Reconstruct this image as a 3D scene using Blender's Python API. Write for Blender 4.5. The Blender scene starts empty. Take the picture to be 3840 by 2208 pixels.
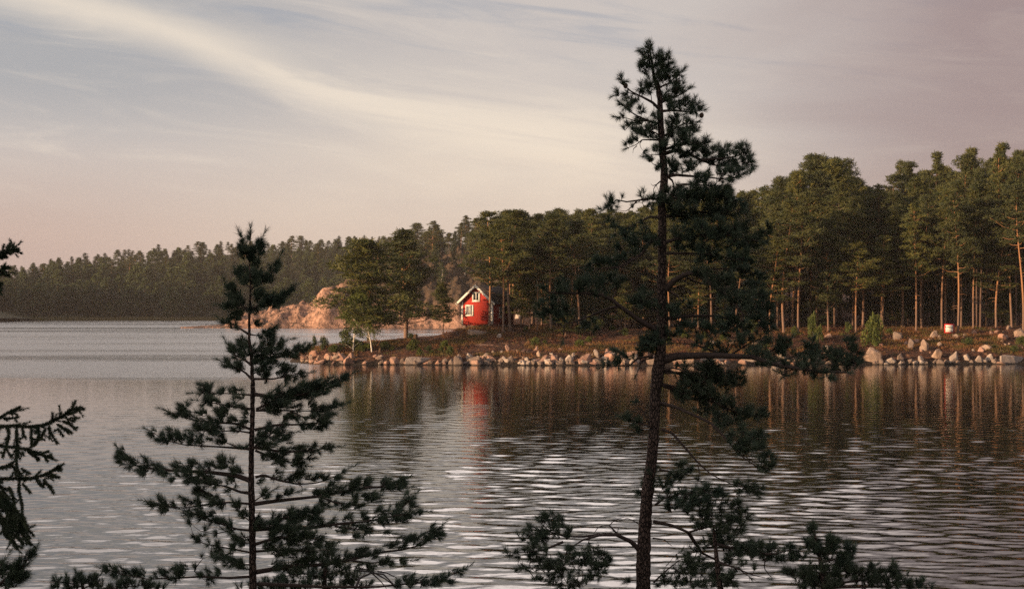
import bpy, math, random
import numpy as np
from mathutils import Vector, Matrix

# ------------------------------------------------------------------ camera, light, exposure
S = bpy.context.scene
COL = S.collection
F = 5333.0           # focal length in photo pixels (photo 3840 wide)
HZ = 1145.0          # horizon row in photo pixels
CZ = 7.0             # camera height over the water
cam = bpy.data.objects.new("camera", bpy.data.cameras.new("camera"))
COL.objects.link(cam); S.camera = cam
cam.location = (0, 0, CZ); cam.rotation_euler = (math.radians(90), 0, 0)
cam.data.sensor_width = 36.0; cam.data.lens = 36.0 * F / 3840.0
cam.data.shift_y = (HZ - 1104.0) / 3840.0
cam.data.clip_start = 0.1; cam.data.clip_end = 20000
cam.data.dof.use_dof = True; cam.data.dof.focus_distance = 10.0; cam.data.dof.aperture_fstop = 13.0

SUN_EL = math.radians(8.5)
SUN_AZ = math.atan2(-0.90, -0.43)      # clockwise from +Y
SUN_DIR = Vector((math.sin(SUN_AZ)*math.cos(SUN_EL), math.cos(SUN_AZ)*math.cos(SUN_EL), math.sin(SUN_EL)))
sun = bpy.data.objects.new("sun", bpy.data.lights.new("sun", 'SUN'))
COL.objects.link(sun); sun.data.energy = 5.0; sun.data.angle = math.radians(0.6)
sun.data.color = (1.0, 0.65, 0.38)
sun.rotation_euler = SUN_DIR.to_track_quat('Z', 'Y').to_euler()

S.view_settings.view_transform = 'Standard'; S.view_settings.look = 'None'
S.view_settings.exposure = 0.60; S.view_settings.gamma = 1.0
S.cycles.max_bounces = 5; S.cycles.transparent_max_bounces = 8
S.cycles.use_denoising = False; S.cycles.use_adaptive_sampling = False; S.cycles.sample_clamp_indirect = 4.0

class NT:
    """small helper to write node trees as expressions"""
    def __init__(s, t): s.t = t; s.n = t.nodes; s.l = t.links
    def node(s, ty, **kw):
        n = s.n.new(ty)
        for k, v in kw.items(): setattr(n, k, v)
        return n
    def put(s, sock, v):
        if hasattr(v, 'is_output') or isinstance(v, bpy.types.NodeSocket): s.l.new(v, sock)
        elif isinstance(v, (tuple, list)) and len(v) == 3 and sock.type == 'RGBA': sock.default_value = (*v, 1)
        else: sock.default_value = v
    def m(s, op, a, b=0.0, c=0.0, clamp=False):
        n = s.node('ShaderNodeMath', operation=op, use_clamp=clamp)
        s.put(n.inputs[0], a); s.put(n.inputs[1], b); s.put(n.inputs[2], c); return n.outputs[0]
    def mix(s, f, a, b, mode='MIX'):
        n = s.node('ShaderNodeMix', data_type='RGBA', blend_type=mode, clamp_factor=True)
        s.put(n.inputs[0], f); s.put(n.inputs[6], a); s.put(n.inputs[7], b); return n.outputs[2]
    def ss(s, x, a, b):
        n = s.node('ShaderNodeMapRange', interpolation_type='SMOOTHSTEP')
        s.put(n.inputs[0], x); n.inputs[1].default_value = a; n.inputs[2].default_value = b; return n.outputs[0]
    def noise(s, vec, scale, detail=4, rough=0.5, dist=0.0, out=0):
        n = s.node('ShaderNodeTexNoise')
        s.put(n.inputs['Vector'], vec); n.inputs['Scale'].default_value = scale; n.inputs['Detail'].default_value = detail
        n.inputs['Roughness'].default_value = rough; n.inputs['Distortion'].default_value = dist
        return n.outputs[out]
    def vec(s, x, y, z):
        n = s.node('ShaderNodeCombineXYZ'); s.put(n.inputs[0], x); s.put(n.inputs[1], y); s.put(n.inputs[2], z); return n.outputs[0]
    def sep(s, v):
        n = s.node('ShaderNodeSeparateXYZ'); s.put(n.inputs[0], v); return n.outputs
    def mapping(s, v, scale=(1,1,1), rot=(0,0,0)):
        n = s.node('ShaderNodeMapping'); s.put(n.inputs[0], v); n.inputs['Scale'].default_value = scale; n.inputs['Rotation'].default_value = rot; return n.outputs[0]
    def bump(s, h, strength=0.5, dist=0.1, normal=None):
        n = s.node('ShaderNodeBump'); n.inputs['Strength'].default_value = strength; n.inputs['Distance'].default_value = dist
        s.put(n.inputs['Height'], h)
        if normal is not None: s.put(n.inputs['Normal'], normal)
        return n.outputs[0]

def lin(r, g, b):
    f = lambda c: (c/255/12.92) if c/255 <= 0.04045 else ((c/255+0.055)/1.055)**2.4
    return (f(r), f(g), f(b))

# ---- the sky: Nishita sky under thin evening cirrus, laid out by compass bearing and height
W = bpy.data.worlds.new("World"); S.world = W; W.use_nodes = True
t = NT(W.node_tree); t.n.clear()
sky = t.node('ShaderNodeTexSky', sky_type='NISHITA', sun_disc=False, sun_elevation=SUN_EL, sun_rotation=SUN_AZ)
sky.dust_density = 2.0
gen = t.node('ShaderNodeTexCoord').outputs['Generated']
x, y, z = t.sep(gen)[:]
az = t.m('ARCTAN2', x, y)
hr = t.m('SQRT', t.m('ADD', t.m('MULTIPLY', x, x), t.m('MULTIPLY', y, y)))
el = t.m('DIVIDE', z, t.m('MAXIMUM', hr, 0.001))
sp = t.vec(az, t.m('MULTIPLY', el, 3.2), 0.0)
n1 = t.noise(sp, 2.2, 5, 0.55, 0.6)
al = t.mapping(sp, (1, 1, 1), (0, 0, 0.50))
n2 = t.noise(t.mapping(al, (0.8, 3.4, 1)), 5.0, 7, 0.62, 0.7)
n3 = t.noise(t.mapping(al, (0.8, 1.7, 1)), 7.0, 6, 0.6, 1.4)
nn = t.m('SUBTRACT', n1, 0.5)
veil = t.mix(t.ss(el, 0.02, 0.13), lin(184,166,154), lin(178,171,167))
deck = t.m('MULTIPLY', t.ss(el, 0.213, 0.275), t.m('ADD', 0.52, t.m('MULTIPLY', t.ss(az, -0.28, -0.05), 0.48)))  # bright band just above the frame, added to brighten the water
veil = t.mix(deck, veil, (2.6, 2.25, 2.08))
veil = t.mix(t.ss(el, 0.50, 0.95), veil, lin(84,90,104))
# blue openings below and above the bright streak (to the left)
bl = t.m('MULTIPLY', t.ss(az, 0.02, -0.30), t.m('MULTIPLY', t.ss(el, 0.09, 0.16), t.ss(el, 0.30, 0.20)))
veil = t.mix(t.m('MULTIPLY', bl, 0.6), veil, lin(128,137,146))
bl2 = t.m('MULTIPLY', t.ss(n2, 0.50, 0.68), t.ss(el, 0.12, 0.2))
veil = t.mix(t.m('MULTIPLY', bl2, 0.45), veil, lin(128,138,152))
# mauve bank to the right
mv = t.m('MULTIPLY', t.ss(t.m('ADD', az, t.m('MULTIPLY', nn, 0.25)), 0.08, 0.34), t.ss(el, 0.0, 0.10))
veil = t.mix(t.m('MULTIPLY', mv, 0.85), veil, lin(132,113,114))
mv2 = t.m('MULTIPLY', t.ss(az, 0.10, 0.36), t.ss(el, 0.12, 0.02))
veil = t.mix(t.m('MULTIPLY', mv2, 0.55), veil, lin(150,126,116))
lf = t.m('MULTIPLY', t.ss(az, -0.12, -0.38), t.ss(el, 0.12, 0.02))
veil = t.mix(t.m('MULTIPLY', lf, 0.6), veil, lin(160,136,132))
# the streak: a band falling from upper left to the middle right
curve = t.m('ADD', 0.207, t.m('MULTIPLY', t.m('ADD', az, 0.36), -0.19))
curve = t.m('SUBTRACT', curve, t.m('MULTIPLY', t.ss(az, -0.26, -0.08), 0.030))
bd = t.m('SUBTRACT', t.m('ADD', el, t.m('MULTIPLY', nn, 0.055)), curve)
low = t.ss(bd, -0.022, 0.010)
wide = t.m('ADD', 0.022, t.m('MULTIPLY', t.ss(az, -0.30, 0.05), 0.06))
up = t.m('SUBTRACT', 1.0, t.ss(t.m('DIVIDE', bd, wide), 0.1, 1.0))
band = t.m('MULTIPLY', low, up)
tex = t.ss(n2, 0.30, 0.62)
tex = t.m('MAXIMUM', tex, t.ss(az, -0.10, -0.22))
band = t.m('MULTIPLY', band, t.m('ADD', 0.25, t.m('MULTIPLY', tex, 0.75), clamp=True))
band = t.m('MULTIPLY', band, t.m('MULTIPLY', t.ss(az, 0.26, 0.02), t.ss(az, -0.9, -0.4)))
c = t.mix(t.m('MULTIPLY', band, 0.78), veil, lin(216,203,186))
# soft cream glow in the middle distance
gl = t.m('MULTIPLY', t.m('MULTIPLY', t.ss(az, -0.30, -0.04), t.ss(az, 0.20, 0.02)), t.m('MULTIPLY', t.ss(el, 0.015, 0.08), t.ss(el, 0.16, 0.09)))
c = t.mix(t.m('MULTIPLY', t.m('MULTIPLY', gl, 1.25), t.m('ADD', 0.35, t.m('MULTIPLY', nn, 1.4))), c, lin(216,200,180))
# faint wisps
wi = t.m('MULTIPLY', t.ss(n3, 0.45, 0.80), t.ss(el, 0.05, 0.11))
c = t.mix(t.m('MULTIPLY', wi, t.m('ADD', 0.12, t.m('MULTIPLY', t.ss(az, 0.10, -0.1), 0.30))), c, lin(210,198,184))
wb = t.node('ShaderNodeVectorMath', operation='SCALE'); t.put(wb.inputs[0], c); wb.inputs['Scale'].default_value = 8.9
front = t.m('ADD', 0.97, t.m('MULTIPLY', t.ss(y, 0.3, -0.3), -0.52))
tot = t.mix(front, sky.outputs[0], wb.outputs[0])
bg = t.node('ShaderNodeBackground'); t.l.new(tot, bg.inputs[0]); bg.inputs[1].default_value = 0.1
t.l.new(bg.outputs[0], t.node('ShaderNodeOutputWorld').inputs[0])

# ------------------------------------------------------------------ helpers
def at(px, py, d):
    """photo pixel + distance along the view axis -> world point"""
    return np.array([(px-1920.0)/F*d, d, CZ-(py-HZ)/F*d])

def tag(o, label=None, cat=None, group=None, kind=None):
    if label: o['label'] = label
    if cat: o['category'] = cat
    if group: o['group'] = group
    if kind: o['kind'] = kind
    return o

def empty(name, loc, label, cat, group=None):
    o = bpy.data.objects.new(name, None); COL.objects.link(o); o.location = loc
    o.empty_display_size = 0.2
    return tag(o, label, cat, group)

class MB:
    def __init__(s): s.v = []; s.f3 = []; s.f4 = []; s.n = 0
    def add(s, v, f):
        v = np.asarray(v, dtype=np.float64).reshape(-1, 3); f = np.asarray(f, dtype=np.int64)
        (s.f3 if f.shape[1] == 3 else s.f4).append(f + s.n); s.v.append(v); s.n += len(v)
    def box(s, c, d, R=None):
        c = np.array(c, float); d = np.array(d, float)/2
        v = np.array([[i, j, k] for k in (-1, 1) for j in (-1, 1) for i in (-1, 1)], float)*d
        if R is not None: v = v @ np.array(R).T
        s.add(v+c, [[0,2,3,1],[4,5,7,6],[0,1,5,4],[2,6,7,3],[0,4,6,2],[1,3,7,5]])
    def tube(s, P, r, n=6, cap=True):
        P = np.asarray(P, float); r = np.broadcast_to(np.asarray(r, float), (len(P),))
        T = np.gradient(P, axis=0); T /= np.linalg.norm(T, axis=1)[:, None]+1e-12
        ref = np.array([0, 0, 1.0]) if abs(T[:, 2]).mean() < 0.8 else np.array([1.0, 0, 0])
        A = np.cross(T, ref); A /= np.linalg.norm(A, axis=1)[:, None]+1e-12
        B = np.cross(T, A)
        a = np.arange(n)*2*math.pi/n
        ring = A[:, None, :]*np.cos(a)[None, :, None]+B[:, None, :]*np.sin(a)[None, :, None]
        v = (P[:, None, :]+ring*r[:, None, None]).reshape(-1, 3)
        i = np.arange(len(P)-1)[:, None]*n; j = np.arange(n)[None, :]; j2 = (j+1) % n
        f = np.stack([i+j, i+j2, i+n+j2, i+n+j], -1).reshape(-1, 4)
        s.add(v, f)
        if cap:
            o = s.n; s.v.append(P[-1:]); s.n += 1
            k = o-n+np.arange(n); s.f3.append(np.stack([k, np.roll(k, -1), np.full(n, o)], -1))
    def mesh(s, name, mat, smooth=False):
        me = bpy.data.meshes.new(name)
        if s.n == 0: return me
        V = np.concatenate(s.v).astype(np.float32)
        f3 = np.concatenate(s.f3) if s.f3 else np.zeros((0, 3), int)
        f4 = np.concatenate(s.f4) if s.f4 else np.zeros((0, 4), int)
        me.vertices.add(len(V)); me.vertices.foreach_set('co', V.ravel())
        nl = f3.size+f4.size
        me.loops.add(nl); me.loops.foreach_set('vertex_index', np.concatenate([f3.ravel(), f4.ravel()]).astype(np.int32))
        me.polygons.add(len(f3)+len(f4))
        me.polygons.foreach_set('loop_start', np.concatenate([np.arange(len(f3))*3, f3.size+np.arange(len(f4))*4]).astype(np.int32))
        if smooth: me.polygons.foreach_set('use_smooth', np.ones(len(f3)+len(f4), dtype=bool))
        me.update(calc_edges=True); me.validate()
        if mat: me.materials.append(mat)
        return me
    def build(s, name, mat, parent=None, smooth=False):
        o = bpy.data.objects.new(name, s.mesh(name, mat, smooth)); COL.objects.link(o)
        if parent: o.parent = parent
        return o

def obj(name, me, parent=None):
    o = bpy.data.objects.new(name, me); COL.objects.link(o)
    if parent: o.parent = parent
    return o

def vnoise(x, y, seed=0):
    """cheap smooth value noise on arrays"""
    xi = np.floor(x).astype(np.int64); yi = np.floor(y).astype(np.int64)
    fx = x-xi; fy = y-yi; fx = fx*fx*(3-2*fx); fy = fy*fy*(3-2*fy)
    def h(a, b):
        n = (a*374761393+b*668265263+seed*1442695041) & 0x7fffffff
        n = ((n ^ (n >> 13))*1274126177) & 0x7fffffff
        return ((n ^ (n >> 16)) & 0xffff)/65535.0
    return (h(xi, yi)*(1-fx)+h(xi+1, yi)*fx)*(1-fy)+(h(xi, yi+1)*(1-fx)+h(xi+1, yi+1)*fx)*fy
def fbm(x, y, oct=4, seed=0, g=0.5):
    a = 1.0; s = 0; t_ = 0
    for o in range(oct):
        s = s+a*(vnoise(x*2**o, y*2**o, seed+o)-0.5); t_ += a; a *= g
    return s/t_*2
def sstep(x, a, b):
    q = np.clip((x-a)/(b-a), 0, 1); return q*q*(3-2*q)

# ------------------------------------------------------------------ materials
def new_mat(name, rough=0.7, spec=0.3):
    m = bpy.data.materials.new(name); m.use_nodes = True
    k = NT(m.node_tree); p = m.node_tree.nodes['Principled BSDF']
    p.inputs['Roughness'].default_value = rough; p.inputs['Specular IOR Level'].default_value = spec
    return m, k, p
def pos(k): return k.node('ShaderNodeNewGeometry').outputs['Position']
def ocoord(k): return k.node('ShaderNodeTexCoord').outputs['Object']
def rnd(k): return k.node('ShaderNodeObjectInfo').outputs['Random']
def mat_leaf(name, a, b, c2, scale=1.2, spread=0.5, trans=0.0):
    m, k, p = new_mat(name, 0.65, 0.25)
    P = pos(k)
    col = k.mix(k.ss(k.noise(P, scale, 3), 0.35, 0.65), a, b)
    col = k.mix(k.m('MULTIPLY', rnd(k), spread), col, c2)
    k.put(p.inputs['Base Color'], col)
    if trans:
        tr = k.node('ShaderNodeBsdfTranslucent'); k.put(tr.inputs[0], col)
        mx = k.node('ShaderNodeMixShader'); mx.inputs[0].default_value = trans
        k.l.new(p.outputs[0], mx.inputs[1]); k.l.new(tr.outputs[0], mx.inputs[2])
        k.l.new(mx.outputs[0], m.node_tree.nodes['Material Output'].inputs[0])
    return m
M = {}
M['needles_near'] = mat_leaf('pine_needles', (0.070,0.105,0.075), (0.105,0.140,0.085), (0.105,0.120,0.070), 14, 0.5)
M['needles_spruce'] = mat_leaf('spruce_needles', (0.045,0.066,0.036), (0.075,0.09,0.045), (0.06,0.075,0.04), 14, 0.4)
M['crown_pine'] = mat_leaf('pine_crown', (0.045,0.062,0.020), (0.138,0.134,0.034), (0.044,0.056,0.025), 0.9, 0.8, 0.2)
M['crown_spruce'] = mat_leaf('spruce_crown', (0.030,0.045,0.018), (0.050,0.065,0.022), (0.028,0.045,0.022), 0.8, 0.8, 0.1)
M['crown_leafy'] = mat_leaf('leafy_crown', (0.050,0.070,0.024), (0.115,0.145,0.038), (0.042,0.058,0.028), 0.9, 0.8, 0.25)
M['shrub'] = mat_leaf('shrub_leaves', (0.07,0.10,0.022), (0.13,0.15,0.03), (0.06,0.08,0.03), 1.5, 0.5, 0.25)

m, k, p = new_mat('near_bark', 0.9, 0.2); P = pos(k)
v = k.node('ShaderNodeTexVoronoi', feature='DISTANCE_TO_EDGE'); k.put(v.inputs['Vector'], k.mapping(P, (1, 1, 0.45))); v.inputs['Scale'].default_value = 55
nb = k.noise(P, 40, 4)
k.put(p.inputs['Base Color'], k.mix(k.ss(v.outputs[0], 0.0, 0.16), (0.028,0.020,0.017), k.mix(nb, (0.10,0.066,0.052), (0.19,0.13,0.105))))
k.put(p.inputs['Normal'], k.bump(k.m('ADD', k.ss(v.outputs[0], 0, 0.2), nb), 1.0, 0.012)); M['bark_near'] = m
m, k, p = new_mat('twig_bark', 0.9, 0.2)
k.put(p.inputs['Base Color'], k.mix(k.noise(pos(k), 30, 3), (0.045,0.032,0.027), (0.12,0.085,0.07))); M['bark_twig'] = m
m, k, p = new_mat('forest_pine_bark', 0.9, 0.2); O = ocoord(k)
hgt = k.ss(k.m('ADD', k.sep(O)[2], k.m('MULTIPLY', k.noise(O, 1.2, 3), 2)), 3.0, 8.0)
bk = k.mix(k.m('MULTIPLY', k.noise(O, 6, 4), 0.8), k.mix(hgt, (0.27,0.18,0.135), (0.50,0.25,0.12)), (0.10,0.06,0.045))
k.put(p.inputs['Base Color'], k.mix(k.ss(rnd(k), 0.45, 0.9), bk, (0.13,0.085,0.065))); M['bark_pine'] = m
m, k, p = new_mat('birch_bark', 0.7, 0.3); O = ocoord(k)
k.put(p.inputs['Base Color'], k.mix(k.ss(k.noise(k.mapping(O, (3, 3, 14)), 1.0, 3), 0.56, 0.66), (0.72,0.66,0.58), (0.05,0.04,0.035))); M['bark_birch'] = m
m, k, p = new_mat('dead_wood', 0.85, 0.2)
k.put(p.inputs['Base Color'], k.mix(k.noise(pos(k), 20, 3), (0.10,0.085,0.085), (0.20,0.17,0.165))); M['dead'] = m

def mat_rock(name, a, b, dark, sc=1.0):
    m, k, p = new_mat(name, 0.85, 0.25); O = pos(k)
    n = k.noise(O, 1.6*sc, 5, 0.6); n2 = k.noise(O, 9*sc, 4, 0.65)
    col = k.mix(k.ss(n, 0.36, 0.62), a, b)
    col = k.mix(k.m('MULTIPLY', rnd(k), 0.55), col, (0.22,0.17,0.145))
    col = k.mix(k.ss(n2, 0.56, 0.72), col, dark)
    wet = k.ss(k.m('ADD', k.sep(O)[2], k.m('MULTIPLY', n2, 0.15)), 0.30, 0.12)      # dark wet band at the waterline
    col = k.mix(k.m('MULTIPLY', wet, 0.85), col, (0.03,0.025,0.02))
    k.put(p.inputs['Base Color'], col)
    k.put(p.inputs['Normal'], k.bump(k.m('ADD', n, k.m('MULTIPLY', n2, 0.5)), 0.8, 0.15/sc)); return m
M['rock'] = mat_rock('granite', (0.28,0.19,0.145), (0.42,0.31,0.24), (0.11,0.08,0.065))
M['rock_pink'] = mat_rock('pink_granite', (0.36,0.19,0.135), (0.46,0.28,0.21), (0.13,0.08,0.065))
M['rock_pale'] = mat_rock('pale_granite', (0.38,0.31,0.26), (0.52,0.44,0.38), (0.15,0.12,0.11))
M['rock_dark'] = mat_rock('mossy_granite', (0.14,0.105,0.09), (0.22,0.17,0.14), (0.07,0.06,0.045))

# forest floor, heather bank and bare rock, by position and steepness
m, k, p = new_mat('shore_ground', 0.95, 0.15); P = pos(k); xyz = k.sep(P)
na = k.noise(P, 0.35, 5, 0.6); nb = k.noise(P, 2.2, 4, 0.6); nc = k.noise(P, 0.09, 3)
floor_ = k.mix(k.ss(nb, 0.35, 0.65), (0.040,0.024,0.018), (0.145,0.068,0.042))
floor_ = k.mix(k.ss(na, 0.58, 0.72), floor_, (0.075,0.070,0.026))
floor_ = k.mix(k.ss(k.noise(P, 1.1, 3), 0.60, 0.72), floor_, (0.30,0.16,0.085))
floor_ = k.mix(k.m('MULTIPLY', k.ss(xyz[1], 380, 420), 0.75), floor_, (0.055,0.048,0.034))
rockc = k.mix(k.ss(k.noise(P, 0.8, 5, 0.65), 0.4, 0.62), (0.50,0.30,0.215), (0.24,0.14,0.10))
rockc = k.mix(k.ss(k.noise(k.mapping(P, (1, 1, 0.3)), 0.7, 5, 0.75), 0.52, 0.60), rockc, (0.085,0.06,0.048))
nrm = k.sep(k.node('ShaderNodeNewGeometry').outputs['True Normal'])[2]
steep = k.ss(k.m('ADD', nrm, k.m('MULTIPLY', k.m('SUBTRACT', na, 0.5), 0.5)), 0.93, 0.80)
headf = k.ss(xyz[1], 380, 420)
hi = k.m('MULTIPLY', k.ss(xyz[2], 4.5, 9), k.ss(xyz[0], -62, -50))
bare = k.m('MULTIPLY', k.m('MULTIPLY', headf, k.ss(na, 0.56, 0.46)), k.m('SUBTRACT', 1.0, k.m('MULTIPLY', hi, 0.9)))
rf = k.m('MAXIMUM', bare, k.m('MULTIPLY', k.m('MULTIPLY', steep, headf), k.m('SUBTRACT', 1.0, hi)))
rf = k.m('MAXIMUM', rf, k.m('MULTIPLY', k.m('SUBTRACT', 1.0, headf), k.ss(nc, 0.70, 0.74)))
col = k.mix(rf, floor_, rockc)
wet = k.m('MULTIPLY', k.ss(k.m('ADD', xyz[2], k.m('MULTIPLY', nb, 0.5)), 1.05, 0.45), k.m('SUBTRACT', 1.0, k.m('MULTIPLY', headf, 0.9)))
col = k.mix(wet, col, (0.03,0.024,0.02))
k.put(p.inputs['Base Color'], col); k.put(p.inputs['Normal'], k.bump(k.m('ADD', nb, na), 0.9, 0.35)); M['ground'] = m
m, k, p = new_mat('far_forest_floor', 0.95, 0.1)
k.put(p.inputs['Base Color'], k.mix(k.noise(pos(k), 0.1, 4), (0.03,0.035,0.015), (0.06,0.055,0.025))); M['far_floor'] = m

def flat(name, c, rough=0.6, spec=0.3, ns=6.0, var=0.25):
    m, k, p = new_mat(name, rough, spec)
    k.put(p.inputs['Base Color'], k.mix(k.noise(pos(k), ns, 3), tuple(q*(1-var) for q in c), tuple(min(1, q*(1+var)) for q in c))); return m
M['white'] = flat('white_paint', (0.80,0.77,0.70), 0.5, 0.3, 5, 0.06)
M['roof'] = flat('roof_tiles', (0.07,0.06,0.058), 0.8, 0.2, 5, 0.4)
M['glass'] = flat('window_glass', (0.03,0.035,0.04), 0.05, 0.6, 1, 0.1)
M['curtain'] = flat('curtain', (0.45,0.45,0.46), 0.8, 0.1, 2, 0.1)
M['sign_red'] = flat('sign_red', (0.45,0.03,0.03), 0.5)
M['sign_black'] = flat('sign_black', (0.02,0.02,0.02), 0.5)
M['metal'] = flat('galvanised_post', (0.12,0.13,0.14), 0.5)
M['wood'] = flat('weathered_wood', (0.09,0.08,0.085), 0.8, 0.2, 8, 0.4)
M['stump'] = flat('old_stump', (0.10,0.065,0.045), 0.9, 0.1, 8, 0.5)
M['grass'] = mat_leaf('bank_grass', (0.26,0.12,0.05), (0.12,0.10,0.03), (0.2,0.14,0.05), 0.5, 0.0, 0.3)
M['reed'] = mat_leaf('reeds', (0.16,0.12,0.05), (0.11,0.10,0.04), (0.2,0.14,0.05), 0.05, 0.0, 0.2)
m, k, p = new_mat('red_boards', 0.8, 0.2); O = ocoord(k); ox = k.sep(O)
bd_ = k.m('FRACT', k.m('MULTIPLY', k.m('ADD', ox[0], ox[1]), 6.5))
nz = k.noise(k.mapping(O, (6, 6, 0.6)), 1.0, 4)
col = k.mix(nz, (0.31,0.027,0.020), (0.45,0.048,0.032))
col = k.mix(k.ss(bd_, 0.10, 0.0), col, (0.10,0.012,0.01))
k.put(p.inputs['Base Color'], col); k.put(p.inputs['Normal'], k.bump(k.ss(bd_, 0.0, 0.12), 0.5, 0.02)); M['red'] = m
# ------------------------------------------------------------------ the land
def I(x, xs, ys): return np.interp(x, xs, ys)
def yfront(x): return I(x, [-27.5,-27,-23,-19,-10,0,20,40,63,110], [176,174.5,169.5,168,167,166,165.5,168,170,170])+0.8*fbm(x*0.35, x*0+3.1, 3, 5)
def near_h(x, y):
    yf = yfront(x)
    zc = I(x, [-28,-26,-19,-14,-10,-7,-4,10,30,60,110], [0.3,1.55,2.25,2.75,3.0,3.6,4.25,3.9,3.6,3.8,4.6])
    wd = I(x, [-28,-26,-19,-10,-4,10,60], [2.5,4,9,16,20,21,20])
    q = np.clip((y-yf)/wd, -1, 1)
    up = np.where(q > 0, zc*(0.22*np.minimum(q*8, 1)+0.78*q**1.1*(1.0)), q*3.5)
    yc = yf+wd
    plateau = np.maximum(y-yc, 0)
    rise = I(x, [-8,0,20,60,110], [0.0,0.01,0.02,0.03,0.035])*plateau
    # the bay behind the spit
    yb = I(x, [-28,-26,-19,-14,-10,-7.5,-5,-3,-1.5,0], [178.5,182,185,188,192,197,206,225,300,700])
    fall = np.clip((y-yb)/5.0, 0, 1.6)*(zc+1.2)
    h = up+rise-np.where(y > yb, fall, 0)
    hill = 5.5*np.exp(-((x-22)/40.0)**2)*sstep(y, 225, 300)*sstep(x, -3, 10)
    rough = fbm(x*0.45, y*0.45, 4, 2)*0.28*sstep(y-yf, 0, 3)*np.where(y < yb-1, 1, 0.3)
    h = h+hill+rough
    h = np.where(x < -27.8, np.minimum(h, -2.0-(-27.8-x)), h)
    return h
def head_h(x, y):
    P = I(x, [-95,-91,-88,-80,-72,-65,-59,-52,-40,-20,0,60,130], [-1,0.4,3.2,4.6,6.4,8.8,13.4,16.5,21.5,27,29,29,29])
    yf = 439+2.5*fbm(x*0.12, x*0, 3, 9)+I(x, [-95,-88,-60,0], [6,2,0,0])
    w = 7+P*1.35
    q = np.clip((y-yf)/w, 0, 1)
    base = P*(0.35*np.minimum(q*6, 1)+0.65*q)
    r = np.abs(fbm(x*0.14, y*0.2, 5, 21, 0.6))
    r2 = fbm(x*0.5, y*0.5, 3, 31)
    blocks = np.floor(fbm(x*0.22, y*0.3, 2, 41)*4)/4
    h = base*(1-0.45*r)+(blocks*2.6+r2*1.5)*sstep(q, 0, 0.12)*np.minimum(P, 5)/5
    return np.where(y > yf, np.maximum(h, 0.25), -(yf-y)*0.6)
def H0(x, y):
    x = np.asarray(x, float); y = np.asarray(y, float)
    a = near_h(x, y); b = head_h(x, y)
    joined = np.where(x > 3, np.maximum(a, 4+0*a), -5)
    w = sstep(x, -6, 6)
    mid = np.where((y > 330), np.maximum(a, b), a)
    return np.where(y < 330, a, np.where(y < 460, np.maximum(np.maximum(a, b), -4), np.maximum(b, np.where(w > .5, joined, -4))))
def Hfar(x, y):
    x = np.asarray(x, float); y = np.asarray(y, float)
    px = 1920+x/np.maximum(y, 1)*F
    Z = I(px, [-1500,-200,0,342,618,865,1144,1500,3000,6000], [24,20,22,27,33,36,39,42,44,44])
    q = np.clip((y-662-6*fbm(x*0.02, x*0, 3, 3)-I(px, [0,350,830],[-18,6,8]))/170.0, -0.1, 1)
    return np.where(q > 0, 0.3+Z*q**0.9, q*40)+2.0*fbm(x*0.03, y*0.03, 3, 7)*np.clip(q*3, 0, 1)

def grid(name, xs, ys, fn, mat, label):
    X, Y = np.meshgrid(xs, ys); Z = fn(X, Y)
    V = np.stack([X, Y, Z], -1).reshape(-1, 3); nx = len(xs); ny = len(ys)
    i = (np.arange(ny-1)[:, None]*nx+np.arange(nx-1)[None, :]).ravel()
    b = MB(); b.add(V, np.stack([i, i+1, i+nx+1, i+nx], -1))
    o = b.build(name, mat, smooth=True); tag(o, label, 'ground', kind='structure'); return o
yy = np.concatenate([np.arange(160, 215, 0.45), np.arange(215, 430, 2.0), np.arange(430, 480, 0.6), np.arange(480, 660, 3.0)])
xx = np.concatenate([np.arange(-104, -32, 0.8), np.arange(-32, 75, 0.45), np.arange(75, 200, 3)])
grid('shore_ground', xx, yy, H0, M['ground'], 'rocky heather-covered ground of the wooded shore')
grid('far_hills', np.arange(-900, 900, 10.0), np.concatenate([np.arange(630, 700, 3.0), np.arange(700, 1400, 14)]), Hfar, M['far_floor'], 'low wooded hills beyond the wide water')
# near slope below the camera and the high ground behind and left of it (out of the frame, it shades the near pines)
def Hcam(x, y):
    slope = 5.4-0.26*np.clip(y-0.5, 0, 60)-0.002*np.clip(y, 0, 60)**2
    back = 22*sstep(-(x*0.82+y*0.57), 14, 46)
    return np.maximum(slope, -3)+back+0.25*fbm(x*0.5, y*0.5, 3, 4)
grid('camera_slope', np.arange(-90, 60, 1.0), np.arange(-90, 26, 1.0), Hcam, M['far_floor'], 'dark needle-covered slope under the nearest pines')
def Hwest(x, y):  # hill added beyond the left frame edge to shade the far shore
    r = 60*np.exp(-((x+325)/72.0)**2)*np.exp(-((y-520)/150.0)**2)
    return r-3+3*fbm(x*0.03, y*0.03, 4, 11)
grid('west_hills', np.arange(-520, -212, 6.0), np.arange(250, 800, 8.0), Hwest, M['far_floor'], 'high wooded ground along the western bank')
b = MB(); b.box((0, 700, -7.05), (2400, 2000, 0.1)); tag(b.build('lake_bed', M['far_floor']), 'dark bed under the water', 'ground', kind='structure')

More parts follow.
